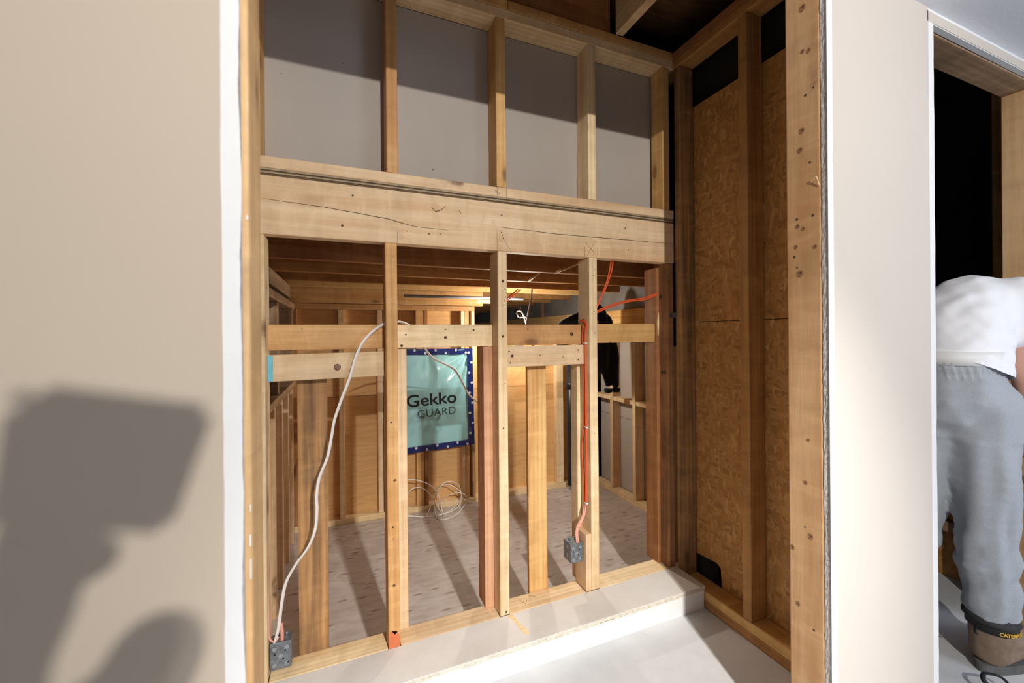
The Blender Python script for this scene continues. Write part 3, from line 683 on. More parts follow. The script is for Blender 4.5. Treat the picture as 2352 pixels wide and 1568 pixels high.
# ------------------------------------------------------------------ taped plastic sheet over the window
ps = empty('plastic_sheet', (.655, 2.985, -.47), None, 'pale teal plastic sheet with bold black lettering taped over the far window', 'plastic sheet')
m, N, L, B = new_mat('teal_plastic'); tc = N.new('ShaderNodeTexCoord')
nn = noise_n(N, L, mapping(N, L, tc.outputs['Object'], (3, 1, 3)), 2.5, 4, .5)
L.new(mixc(N, L, nn, srgb(164, 212, 214), srgb(136, 190, 194)), B.inputs['Base Color']); B.inputs['Roughness'].default_value = .28; B.inputs['Coat Weight'].default_value = .5; B.inputs['Coat Roughness'].default_value = .12
n2 = noise_n(N, L, mapping(N, L, tc.outputs['Object'], (14, 1, 5), (0, .6, 0)), 1.5, 3, .5); bump(N, L, B, n2, .35, .012); TEAL = m
def quad(u, v, W=((.372, -.100), (.901, -.108), (.912, -.826), (.38, -.842))):
    (a, b), (c, d), (e, f), (g, h) = W
    x = (a*(1-u)+c*u)*(1-v)+(g*(1-u)+e*u)*v; z = (b*(1-u)+d*u)*(1-v)+(h*(1-u)+f*u)*v
    return x, z
nu, nv = 60, 70; V = []; F = []
for j in range(nv+1):
    for i in range(nu+1):
        u, v = i/nu, j/nv; x, z = quad(u, v)
        dx, dz = (1-u), v; ang = math.atan2(dz, dx+1e-6); rad = math.hypot(dx, dz)
        f = math.exp(-rad*1.6)*math.sin(ang*17)*.010*min(1, rad*8) + noise.noise(Vector((u*4, v*3, 0)))*.005
        f += math.exp(-math.hypot(u-.35, v)*2.2)*math.sin(math.atan2(v, u-.35)*9)*.003*min(1, v*6)
        V.append((x-.655, -f-.004, z+.47))
for j in range(nv):
    for i in range(nu): q = j*(nu+1)+i; F.append((q, q+nu+1, q+nu+2, q+1))
me = bpy.data.meshes.new('film'); me.from_pydata(V, [], F); me.update(); fl = link_mesh('film', me, TEAL, ps, (.655, 2.985, -.47), True)
TAPE = plain('navy_tape', srgb(28, 44, 104), .22, nscale=12, namt=.3, bmp=.2, bd=.004, coat=.5)
DOT = plain('tape_dot', srgb(206, 212, 226), .4, nscale=200, namt=.4, bmp=0)
def tape(u0, v0, u1, v1):
    ax, az = quad(u0, v0); bx, bz = quad(u1, v1); c = ((ax+bx)/2, 2.974, (az+bz)/2)
    Lh = math.hypot(bx-ax, bz-az); an = math.atan2(bz-az, bx-ax)
    b = bmesh.new(); n = 24; W = .022
    rows = []
    for k in range(n+1):
        t = -Lh/2+Lh*k/n; e = noise.noise(Vector((t*40, u0*9+v0*5, 0)))*.0015; y = noise.noise(Vector((t*25, 3, v0)))*.0012
        rows.append([b.verts.new((t, y, -W+e)), b.verts.new((t, y-.0008, 0)), b.verts.new((t, y, W+e))])
    for r0, r1 in zip(rows[:-1], rows[1:]):
        for k in range(2): b.faces.new((r0[k], r1[k], r1[k+1], r0[k+1]))
    o = link_mesh('tape', mesh_bm(b), TAPE, ps, c, True); o.rotation_euler = (0, -an, 0)
    db = bmesh.new(); k = 0; t = -Lh/2+.03
    while t < Lh/2-.015:
        zz = .011 if k % 2 else -.010
        d2 = bmesh.new(); bmesh.ops.create_cone(d2, cap_ends=True, segments=12, radius1=.0085, radius2=.0085, depth=.0006)
        for vv in d2.verts: vv.co = Vector((vv.co.x*1.0+t, vv.co.z-.0028, vv.co.y*1.25+zz))
        mm = bpy.data.meshes.new('t'); d2.to_mesh(mm); d2.free(); db.from_mesh(mm); bpy.data.meshes.remove(mm)
        t += .075; k += 1
    link_mesh('tape_dots', mesh_bm(db), DOT, o, c)['kind'] = 'stuff'
for o_ in ((0, .03, 1, .03), (.965, 0, .965, 1), (0, .97, 1, .97), (.03, 0, .03, 1)): tape(*o_)
INK = plain('black_print', srgb(28, 30, 34), .5, bmp=0)
for k_, (dx_, dz_) in enumerate(((0, 0), (.0035, .0012), (.0018, -.0018), (-.0018, .001))):
    text('lettering' if k_ == 0 else 'lettering_bold', 'Gekko', .118, INK, ps, (.408+dx_, 2.925-.0002*k_, -.505+dz_), (PI/2, math.radians(-2), 0), .0006, 0, 1.0, 1.12)
t2 = text('lettering', 'GUARD', .078, INK, ps, (.486, 2.93, -.585), (PI/2, math.radians(-2), 0), .0004, -.0006, 1.05, 1.0)

# ------------------------------------------------------------------ black drain pipe
dp = empty('drain_pipe', (1.722, 2.93, ZR), None, 'black vertical plastic drain pipe against the far plywood wall', 'pipe')
b = cyl_bm(.036, .98, 28, 'Z'); link_mesh('pipe', mesh_bm(b), plain('black_abs', srgb(34, 40, 48), .38, nscale=9, namt=.3, bmp=0), dp, (1.722, 2.93, ZR+.04+.49), True)
b = cyl_bm(.042, .06, 28, 'Z', .003); link_mesh('coupling', mesh_bm(b), plain('black_abs', srgb(34, 40, 48)), dp, (1.722, 2.93, -.42), True)

# ------------------------------------------------------------------ electrical boxes
def elec_box(cx, y0, cz, w, d, h, label, tilt=0):
    e = empty('electrical_box', (cx, y0+d/2, cz-h/2), None, label, 'junction box', 'steel boxes on the studs')
    t = .0022
    b = bmesh.new()
    for (sx, sy, sz, c) in ((t, d, h, (-w/2, 0, 0)), (t, d, h, (w/2, 0, 0)), (w, d, t, (0, 0, h/2)), (w, d, t, (0, 0, -h/2)), (w, t, h, (0, -d/2, 0)), (w, t, h, (0, d/2, 0))): box_bm(sx, sy, sz, .0006, 1, b, c)
    link_mesh('body', mesh_bm(b), GALV, e, (cx, y0+d/2, cz))
    b = bmesh.new()
    for (x, z) in ((-.3, .3), (.3, .3), (-.3, -.32), (.3, -.32), (0, 0)): cyl_bm(.0065, .0012, 16, 'Y', bm=b, c=(x*w, 0, z*h))
    for z in (-.25, .25): cyl_bm(.0075, .0012, 16, 'X', bm=b, c=(-w/2-.0008, d/2, z*h))
    link_mesh('knockouts', mesh_bm(b), plain('steel_light', srgb(176, 184, 192), .4, .7), e, (cx, y0-.0012, cz))['kind'] = 'stuff'
    b = bmesh.new()
    for (x, z) in ((.22, .18), (.12, -.12), (.36, -.30), (-.28, .1)): cyl_bm(.0024, .0014, 10, 'Y', bm=b, c=(x*w, 0, z*h))
    link_mesh('screw_holes', mesh_bm(b), DARK, e, (cx, y0-.0016, cz))['kind'] = 'stuff'
    b = bmesh.new(); box_bm(w*.8, .012, .0016, .0004, 1, b, (0, 0, 0)); box_bm(.008, .010, .010, .001, 1, b, (w*.25, .012, .005)); box_bm(.008, .010, .008, .001, 1, b, (-w*.2, .02, .004))
    link_mesh('cable_clamp', mesh_bm(b), GALV, e, (cx, y0+.02, cz+h/2+.002))
    return e
elec_box(.898, 1.492, -.915, .056, .06, .076, 'small steel junction box fed by the orange cables on the right stud')
elec_box(-.186, 1.492, -1.012, .058, .045, .082, 'small steel junction box at the foot of the white cable, bottom left')

# ------------------------------------------------------------------ cables (pixel paths turned into points on a plane)
_f = (math.sin(math.radians(22.4)), math.cos(math.radians(22.4)), 0)
def ray(u, v):
    r = math.radians(.5); fw = Vector(_f); rt = Vector((_f[1], -_f[0], 0)); up = Vector((0, 0, 1))
    rt2 = rt*math.cos(r)-up*math.sin(r); up2 = up*math.cos(r)+rt*math.sin(r)
    return rt2*((u-1176)/950) - up2*((v-766)/950) + fw
def aty(u, v, y): d = ray(u, v); return tuple(d*(y/d.y))
def atx(u, v, x): d = ray(u, v); return tuple(d*(x/d.x))
def atz(u, v, z): d = ray(u, v); return tuple(d*(z/d.z))
wc_ = [(630, 1480, 1.50), (640, 1440, 1.492), (645, 1400, 1.485), (656, 1340, 1.478), (680, 1295, 1.470), (708, 1256, 1.465), (724, 1215, 1.462), (728, 1170, 1.462), (727, 1140, 1.462), (734, 1095, 1.462), (752, 1050, 1.465), (762, 1000, 1.47), (768, 965, 1.475), (785, 915, 1.485), (803, 868, 1.492), (817, 820, 1.498), (832, 788, 1.505), (855, 762, 1.512), (882, 744, 1.518), (900, 738, 1.522)]
cb = tube('white_cable', [aty(*p) for p in wc_], .0062, CABLE_W, None, 12, .5, 8); tag(cb, 'thick flat white cable looping down from the stud to the lower left box', 'cable')
cb = tube('thin_cable', [aty(*p) for p in ((914, 738, 1.57), (930, 742, 1.64), (945, 752, 1.75), (962, 775, 1.9), (976, 800, 2.05), (995, 822, 2.15), (1022, 836, 2.25), (1045, 850, 2.35), (1062, 878, 2.45), (1076, 905, 2.6), (1098, 924, 2.75), (1112, 936, 2.85), (1150, 955, 2.93))], .0055, CABLE_W, None, 10, .55, 8); tag(cb, 'thin pale cable drooping across the front of the teal plastic sheet', 'cable')
oc = empty('orange_cable', (.95, 1.51, -.85), None, 'pair of orange cables stapled down the left face of the third lower stud', 'cable')
p1 = [(1343, 738), (1340, 752), (1338, 775), (1340, 850), (1342, 920), (1341, 980), (1337, 1030), (1340, 1090), (1343, 1154)]
p2 = [(1347, 742), (1345, 760), (1344, 790), (1345, 850), (1345.5, 920), (1346, 980), (1347, 1040), (1346, 1100), (1346, 1154)]
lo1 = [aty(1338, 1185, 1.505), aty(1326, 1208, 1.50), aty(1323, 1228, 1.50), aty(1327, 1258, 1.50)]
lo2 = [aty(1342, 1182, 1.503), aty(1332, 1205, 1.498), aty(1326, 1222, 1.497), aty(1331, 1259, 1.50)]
for pp, lo in ((p1, lo1), (p2, lo2)):
    tube('cable', [(.952, YP+.075, .055)]+[(min(.9535, q[0]), q[1], q[2]) for q in (atx(u, v, .9525) for u, v in pp)], .0040, CABLE_O, oc, 8, 1, 6)
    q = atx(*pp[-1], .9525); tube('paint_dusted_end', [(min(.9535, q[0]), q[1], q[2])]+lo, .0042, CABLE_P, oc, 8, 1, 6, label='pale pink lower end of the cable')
for (u, v) in ((1343, 788), (1345, 981), (1345, 1155)):
    q = atx(u, v, .950); box('staple', (.9475, .9555), (q[1]-.009, q[1]+.009), (q[2]-.003, q[2]+.003), WHITE, oc, bev=.001)
hb = bmesh.new(); cyl_bm(.010, .0012, 18, 'X', bm=hb); link_mesh('drilled_hole', mesh_bm(hb), GRIME, wm, (.9553, YP+.045, .050))
hb = bmesh.new(); cyl_bm(.010, .0012, 18, 'X', bm=hb); link_mesh('drilled_hole', mesh_bm(hb), GRIME, wm, (1.3713, YP+.045, .165))
c1 = tubes_joined('loose_cable', [[aty(*p) for p in ((1408, 596, 1.50), (1406, 615, 1.51), (1401, 635, 1.52), (1392, 660, 1.53), (1382, 680, 1.54), (1370, 708, 1.55), (1355, 730, 1.555))], [aty(*p) for p in ((1404, 596, 1.50), (1401, 615, 1.51), (1396, 638, 1.52), (1388, 662, 1.53), (1379, 682, 1.54), (1367, 708, 1.55), (1350, 730, 1.555))]], .0032, CABLE_O); tag(c1, 'pair of thin orange cables dropping from a hole under the beam', 'cable')
c2 = tubes_joined('loose_cable', [[aty(*p) for p in ((1355, 727, 1.545), (1380, 714, 1.54), (1410, 702, 1.535), (1445, 692, 1.53), (1480, 688, 1.525), (1510, 676, 1.515))], [aty(*p) for p in ((1355, 723, 1.548), (1380, 710, 1.543), (1410, 698, 1.538), (1445, 689, 1.533), (1480, 684, 1.528), (1510, 673, 1.517))]], .0032, CABLE_O); tag(c2, 'orange cable sagging across to the stud at the right end', 'cable')
c3 = tube('pink_cable', [aty(*p) for p in ((614, 1230, 1.50), (615, 1300, 1.497), (615, 1340, 1.497), (616, 1380, 1.497), (617, 1430, 1.497), (618, 1462, 1.497), (626, 1473, 1.497), (634, 1470, 1.497), (640, 1462, 1.50))], .0030, CABLE_P, None, 8); tag(c3, 'thin pink cable stapled down the left end stud', 'cable')
c4 = tube('cable_stub', [aty(*p) for p in ((647, 1474, 1.505), (648, 1455, 1.50), (645, 1432, 1.497), (642, 1445, 1.50))], .0055, CABLE_P, None, 8); tag(c4, 'short pink cable stub bent over above the lower left box', 'cable')
# coil on the far floor
co = empty('cable_coil', (.7, 2.85, ZR), None, 'loose coil of thin white cable on the floor below the teal sheet', 'cable coil')
coil = [
 [(900, 1192), (940, 1186), (980, 1187), (1010, 1183), (1040, 1168), (1058, 1142), (1054, 1115), (1035, 1105), (1016, 1112), (1000, 1140), (998, 1170), (1005, 1190), (1030, 1191), (1055, 1175), (1072, 1150), (1068, 1136), (1050, 1131), (1030, 1138), (1013, 1152), (1018, 1178), (1035, 1185)],
 [(925, 1102), (955, 1102), (985, 1112), (1000, 1128), (1012, 1158), (1018, 1186)],
 [(930, 1140), (948, 1122), (968, 1120), (985, 1132), (1002, 1158), (1016, 1182)],
 [(978, 1188), (988, 1165), (993, 1140), (1008, 1118), (1030, 1112), (1050, 1122), (1060, 1136), (1055, 1160), (1035, 1175), (1000, 1182), (960, 1186), (920, 1178)],
 [(992, 1117), (1004, 1130), (1010, 1150)],
 [(1060, 1142), (1072, 1150), (1095, 1154), (1130, 1154)],
]
for i, run in enumerate(coil):
    pts = []
    for k, (u, v) in enumerate(run):
        p = Vector(aty(u, v, 2.93-.05*math.sin(k*.9+i)));
        if p.z < ZR+.004: p = Vector(atz(u, v, ZR+.004))
        pts.append(tuple(p))
    tube('cable_loop', pts, .0030, CABLE_W, co, 7, 1, 6)
# hanging cord and work lamp
cd_ = tube('lamp_cord', [aty(*p) for p in ((1222, 664, 2.66), (1219, 690, 2.66), (1214, 715, 2.66), (1210, 738, 2.66), (1208, 760, 2.66))], .0065, plain('grey_cord', srgb(142, 132, 124), .5), None, 8); tag(cd_, 'grey cord hanging from a joist beside the bright wire hook', 'cord')
wlp = empty('work_lamp', (1.17, 2.70, -.10), None, 'work lamp with a bright wire hook hanging behind the horizontal board', 'work lamp')
hk = [aty(*p, 2.66) for p in ((1209, 745), (1205, 732), (1200, 728), (1193, 729), (1188, 722), (1187, 716), (1193, 714), (1199, 717), (1203, 725), (1210, 730))]
mhk = plain('white_hook', srgb(250, 250, 250), .3, bmp=0); tube('hook', hk, .0035, mhk, wlp, 8, 1, 6)
b = cyl_bm(.035, .05, 20, 'Z', .003, r2=.02); link_mesh('lamp_socket', mesh_bm(b), plain('grey_cord', srgb(142, 132, 124)), wlp, (1.17, 2.70, -.075))
mb, N, L, B = new_mat('lit_bulb'); B.inputs['Emission Color'].default_value = (1, .93, .82, 1); B.inputs['Emission Strength'].default_value = 8
b = bmesh.new(); bmesh.ops.create_uvsphere(b, u_segments=16, v_segments=10, radius=.022); link_mesh('bulb', mesh_bm(b), mb, wlp, (1.17, 2.70, -.045), True).visible_shadow = True
# conduit
cn = tube('conduit', [(.40, 2.925, .268), (1.30, 2.925, .268)], .011, plain('grey_conduit', srgb(156, 160, 166), .5), None, 12, 1, 1); tag(cn, 'grey conduit running level just under the last ceiling joist', 'conduit')
oc2 = tubes_joined('loose_cable', [[aty(1160, 690, 2.6), aty(1175, 676, 2.6), aty(1190, 664, 2.6)], [aty(1160, 694, 2.6), aty(1180, 678, 2.6), aty(1196, 664, 2.6)]], .004, CABLE_O); tag(oc2, 'short run of orange cable rising to the joists right of the second stud', 'cable')

# knots on the near jamb stud
for (u, v, r) in ((1843, 18, .0075), (1843, 118, .0045), (1857, 116, .005), (1842, 300, .006), (1838, 345, .006), (1832, 520, .005), (1845, 525, .004), (1828, 567, .0045), (1872, 566, .0045), (1838, 628, .0075), (1850, 1108, .0045), (1862, 1232, .006), (1820, 1256, .0055), (1833, 1386, .005), (1856, 1010, .0035)):
    q = atx(u, v, 1.1331); b = cyl_bm(r, .0006, 16, 'X')
    for w in b.verts: w.co = Vector((w.co.x, w.co.y*1.15, w.co.z*(1.3+.3*noise.noise(w.co*400))))
    link_mesh('knot', mesh_bm(b), plain('knot_soft', srgb(168, 124, 86), .6, nscale=160, namt=.5), wr, q)
    b = cyl_bm(r*.4, .0010, 10, 'X'); link_mesh('knot_core', mesh_bm(b), GRIME, wr, (q[0], q[1]-r*.2, q[2]+r*.3))
# ------------------------------------------------------------------ soft bodies: union of tapered capsules, remeshed
def capsules_obj(name, segs, voxel, smooth_it=6):
    bm = bmesh.new()
    for s in segs:
        p0, r0, p1, r1 = Vector(s[0]), s[1], Vector(s[2]), s[3]
        fl = s[4] if len(s) > 4 else 1.0; fdir = Vector(s[5]).normalized() if len(s) > 5 else Vector((0, 1, 0))
        n = max(2, int((p1-p0).length/(min(r0, r1)*.45))+1)
        for k in range(n+1):
            t = k/n; c = p0.lerp(p1, t); r = r0+(r1-r0)*t
            b = bmesh.new(); bmesh.ops.create_icosphere(b, subdivisions=2, radius=r)
            for v in b.verts:
                if fl != 1.0: v.co = v.co - fdir*(v.co.dot(fdir))*(1-fl)
                v.co += c
            mm = bpy.data.meshes.new('t'); b.to_mesh(mm); b.free(); bm.from_mesh(mm); bpy.data.meshes.remove(mm)
    me = bpy.data.meshes.new(name); bm.to_mesh(me); bm.free()
    o = bpy.data.objects.new('tmp', me); COL.objects.link(o)
    r = o.modifiers.new('r', 'REMESH'); r.mode = 'VOXEL'; r.voxel_size = voxel
    s = o.modifiers.new('s', 'SMOOTH'); s.iterations = smooth_it; s.factor = .6
    bpy.context.view_layer.update()
    out = bpy.data.meshes.new_from_object(o.evaluated_get(bpy.context.evaluated_depsgraph_get()))
    bpy.data.objects.remove(o); return out
def cut_mesh(me, co, no):
    b = bmesh.new(); b.from_mesh(me)
    bmesh.ops.bisect_plane(b, geom=b.verts[:]+b.edges[:]+b.faces[:], plane_co=co, plane_no=no, clear_outer=True)
    b.to_mesh(me); b.free(); me.update()
def cloth_mat(name, col, rough=.9, sc=300, amt=.15, fold=0):
    m, N, L, B = new_mat(name); tc = N.new('ShaderNodeTexCoord'); v = tc.outputs['Object']
    n = noise_n(N, L, mapping(N, L, v, (sc, sc, sc*1.6)), 1, 3, .7); n2 = noise_n(N, L, v, 6, 4, .5)
    c = mixc(N, L, ramp(N, L, n, [(.3, (0, 0, 0)), (.7, (1, 1, 1))]), col, tuple(x*(1-amt) for x in col[:3])+(1,))
    L.new(c, B.inputs['Base Color']); B.inputs['Roughness'].default_value = rough; B.inputs['Specular IOR Level'].default_value = .15
    B.inputs['Sheen Weight'].default_value = .15
    bump(N, L, B, n2, .35, .012); return m

# black jacket hanging from a joist
jk = [((.0, 0, .17), .045, (.02, 0, .12), .06), ((.0, 0, .12), .075, (-.26, 0, .02), .06, .55), ((.0, 0, .12), .075, (.10, 0, .06), .06, .55), ((0, 0, .08), .12, (.0, 0, -.22), .11, .5), ((-.24, 0, .03), .055, (-.27, .01, -.14), .045, .8), ((.10, 0, .05), .06, (.17, .0, -.20), .048, .8), ((.17, 0, -.20), .048, (.185, 0, -.41), .032, .8), ((.06, 0, -.1), .08, (.115, 0, -.40), .030, .6)]
jm = capsules_obj('jacket', jk, .012, 5)
for v in jm.vertices:
    v.co += Vector((0, 1, 0))*(noise.noise(Vector((v.co.x*22, 0, v.co.z*4)))*.012)
jo = empty('jacket', (1.72, 2.58, -.2), None, 'black jacket hanging in the far room behind the third lower stud', 'jacket')
BLACK = cloth_mat('black_cloth', srgb(20, 20, 23), .95, 200, .2)
link_mesh('jacket_body', jm, BLACK, jo, (1.72, 2.58, .02), True)
tube('hanging_loop', [(1.71, 2.58, .19), (1.70, 2.585, .26), (1.71, 2.64, .315), (1.72, 2.585, .26), (1.73, 2.58, .19)], .003, BLACK, jo, 6)
for dx in (.185, .115):
    b = cyl_bm(.030, .03, 20, 'Z', .004); link_mesh('cuff', mesh_bm(b), BLACK, jo, (1.72+dx, 2.58, -.43), True)
text('chest_logo', 'SE', .035, WHITE, jo, (1.68, 2.515, .07), (PI/2, 0, 0), .0004)

# ------------------------------------------------------------------ person bending in the doorway
SKIN, N, L, B = new_mat('skin'); B.inputs['Base Color'].default_value = srgb(206, 158, 136); B.inputs['Roughness'].default_value = .55; B.inputs['Subsurface Weight'].default_value = .05
PB = Vector((2.06, .77, ZF))
pe = empty('person', tuple(PB), None, 'person in white t-shirt and grey sweatpants bending over in the right doorway', 'person')
hipR, hipL = Vector((2.066, .724, -.27)), Vector((2.02, .855, -.27))
kneR, kneL = Vector((2.086, .712, -.70)), Vector((2.05, .90, -.69))
ankR, ankL = Vector((2.085, .700, -1.05)), Vector((2.02, .93, -1.05))
pel, wai, mid, che = Vector((2.04, .78, -.22)), Vector((2.05, .775, -.12)), Vector((2.085, .775, .005)), Vector((2.15, .77, .065))
nek, hea = Vector((2.285, .82, .07)), Vector((2.37, .875, .01))
shR, shL = Vector((2.20, .665, .105)), Vector((2.205, .935, .07))
elR, elL = Vector((2.235, .660, -.16)), Vector((2.30, .99, -.15))
wrR, wrL = Vector((2.270, .650, -.38)), Vector((2.37, .93, -.37))
segs = [(pel, .115, wai, .11), (wai, .11, mid, .115), (mid, .115, che, .115), (che, .11, nek, .06), (nek, .055, hea, .06), (che, .08, shR, .055), (che, .08, shL, .055),
        (shR, .052, elR, .040), (elR, .040, wrR, .027), (shL, .052, elL, .040), (elL, .040, wrL, .027),
        (pel, .10, hipR, .09), (pel, .10, hipL, .09), (hipR, .085, kneR, .058), (kneR, .056, ankR, .040), (hipL, .085, kneL, .058), (kneL, .056, ankL, .040),
        (ankR, .038, ankR+Vector((.0, 0, -.06)), .036), (ankL, .038, ankL+Vector((.0, 0, -.06)), .036)]
def add_hand(wr, el, side, out):
    d = (wr-el).normalized(); lat = d.cross(Vector((1, 0, 0))).normalized()*side; nrm = d.cross(lat).normalized()
    palm = wr+d*.045; out.append((wr, .024, palm, .030, .6, nrm))
    for i, ln in enumerate((.072, .080, .074, .058)):
        b = palm+d*.035+lat*(.027-.018*i); m1 = b+d*ln*.55+nrm*.006; e = m1+d*ln*.45+nrm*.018
        out.append((b-d*.02, .0095, m1, .0085)); out.append((m1, .0085, e, .0072))
    t0 = palm+lat*.026-d*.015; t1 = t0+lat*.024+d*.022; out.append((t0, .012, t1, .010)); out.append((t1, .010, t1+d*.028+nrm*.006, .0085))
add_hand(wrR, elR, -1, segs); add_hand(wrL, elL, 1, segs)
# head: skull, jaw, nose, ears, brow
hf = (Vector((.55, .28, -.79))).normalized(); hs_ = Vector((-.45, .89, 0)).normalized(); hu = hs_.cross(hf).normalized()
if hu.x < 0: hu = -hu
segs += [(hea, .082, hea+hf*.02, .078), (hea+hf*.045-hu*.045, .052, hea+hf*.05-hu*.075, .040), (hea+hf*.085-hu*.01, .012, hea+hf*.102-hu*.028, .013), (hea+hs_*.080, .018, hea+hs_*.084-hu*.02, .014), (hea-hs_*.080, .018, hea-hs_*.084-hu*.02, .014)]
bmh = capsules_obj('body', [tuple([s[0]-PB, s[1], s[2]-PB]+list(s[3:])) for s in segs], .0075, 3)
link_mesh('body', bmh, SKIN, pe, tuple(PB), True)
for sgn in (-1, 1):
    b = bmesh.new(); bmesh.ops.create_uvsphere(b, u_segments=12, v_segments=8, radius=.011); link_mesh('eye', mesh_bm(b), WHITE, pe, tuple(hea+hf*.086+hs_*.03*sgn+hu*.008), True)
b = bmesh.new(); box_bm(.04, .006, .006, .002, 2, b); mo = link_mesh('mouth', mesh_bm(b), plain('lip', srgb(170, 100, 92)), pe, tuple(hea+hf*.093-hu*.062)); mo.rotation_euler = (0, 0, math.radians(117))
b = bmesh.new(); bmesh.ops.create_icosphere(b, subdivisions=4, radius=.094)
for v in b.verts:
    q = v.co.normalized(); v.co *= 1+.06*noise.noise(q*9)
bmesh.ops.delete(b, geom=[v for v in b.verts if v.co.normalized().dot(hf) > .45 and v.co.normalized().dot(hu) < .55 or v.co.normalized().dot(hu) < -.5], context='VERTS')
link_mesh('hair', mesh_bm(b), cloth_mat('brown_hair', srgb(84, 60, 44), .8, 120, .4), pe, tuple(hea), True)
# t-shirt
sh = [(wai+Vector((.0, 0, -.03)), .149, mid, .140), (mid, .140, che, .128), (che, .140, nek+Vector((-.03, -.01, -.01)), .085), (che, .11, shR, .082), (che, .11, shL, .082), (shR, .078, shR.lerp(elR, .42), .070), (shL, .078, shL.lerp(elL, .42), .070),
      (wai+Vector((.08, -.03, -.04)), .085, mid+Vector((.07, -.01, 0)), .09), (wai+Vector((.02, -.035, .0)), .10, mid+Vector((.03, -.04, .02)), .10)]
tm = capsules_obj('t_shirt', [tuple([s[0]-PB, s[1], s[2]-PB]+list(s[3:])) for s in sh], .0085, 5)
for v in tm.vertices:
    p = v.co+PB
    d = Vector((p.x-2.07, p.y-.775, 0)); d = d.normalized() if d.length > 0 else Vector((1, 0, 0))
    k = noise.noise(Vector((p.x*9+p.z*7, p.y*9, p.z*5)))*.012*min(1, max(.15, (p.z+.10)*12)) + noise.noise(Vector((p.x*20, p.y*20+p.z*16, p.z*9)))*.006
    v.co += d*k
cut_mesh(tm, Vector((2.0, .80, -.088))-PB, Vector((-.30, .32, -1)).normalized())
link_mesh('t_shirt', tm, cloth_mat('white_cotton', srgb(236, 236, 240), .9, 400, .06), pe, tuple(PB), True)
ub = cyl_bm(.5, .03, 48, 'Z')
for v in ub.verts: v.co = Vector((v.co.x*.268, v.co.y*.268, v.co.z*1.6))
link_mesh('undershirt', mesh_bm(ub), WHITE, pe, (2.045, .778, -.098), True)
# sweatpants
pn = [(pel+Vector((0, 0, .09)), .132, pel+Vector((0, 0, -.03)), .142), (pel, .135, hipR, .116), (pel, .135, hipL, .122), (hipR, .113, kneR, .080), (kneR, .080, kneR+Vector((0, 0, -.12)), .082), (kneR+Vector((0, 0, -.1)), .080, ankR+Vector((0, 0, .06)), .074), (hipL, .128, kneL, .098), (kneL, .098, ankL+Vector((0, 0, .03)), .080)]
pm = capsules_obj('sweatpants', [tuple([s[0]-PB, s[1], s[2]-PB]+list(s[3:])) for s in pn], .0085, 5)
for v in pm.vertices:
    p = v.co+PB; right = p.y < .78 - (.0 if p.z > -.45 else 0)
    cx, cy = (2.085, .69) if (right and p.z < -.38) else ((2.03, .90) if p.z < -.38 else (2.045, .775))
    d = Vector((p.x-cx, p.y-cy, 0)); a = math.atan2(d.y, d.x); d = d.normalized() if d.length > 1e-5 else Vector((1, 0, 0))
    k = noise.noise(Vector((math.cos(a)*1.6, math.sin(a)*1.6, p.z*5.0+3)))*.018
    if p.z < -.60: k += math.sin(p.z*58+math.sin(a*1.3)*3.2)*.0068*min(1, (-.60-p.z)*6)*(.6+.4*noise.noise(Vector((a, p.z*9, 0))))
    if p.z > -.165: k = k*.3 + math.sin(a*44+p.z*60)*.0030 + math.sin(p.z*260)*.0015
    v.co += d*k
cut_mesh(pm, Vector((0, 0, -.106))-PB, Vector((0, 0, 1))); cut_mesh(pm, Vector((2.08, .70, -.972))-PB, Vector((.35, 0, -1)).normalized())
link_mesh('sweatpants', pm, cloth_mat('grey_jersey', srgb(172, 177, 184), .95, 260, .22), pe, tuple(PB), True)
# black pocket edge
tube('pocket', [(2.09, .628, -.235), (2.094, .622, -.31), (2.098, .628, -.37), (2.095, .642, -.41)], lambda t: .004+.012*math.sin(PI*min(1, t*1.1)), BLACK, pe, 8, .5)
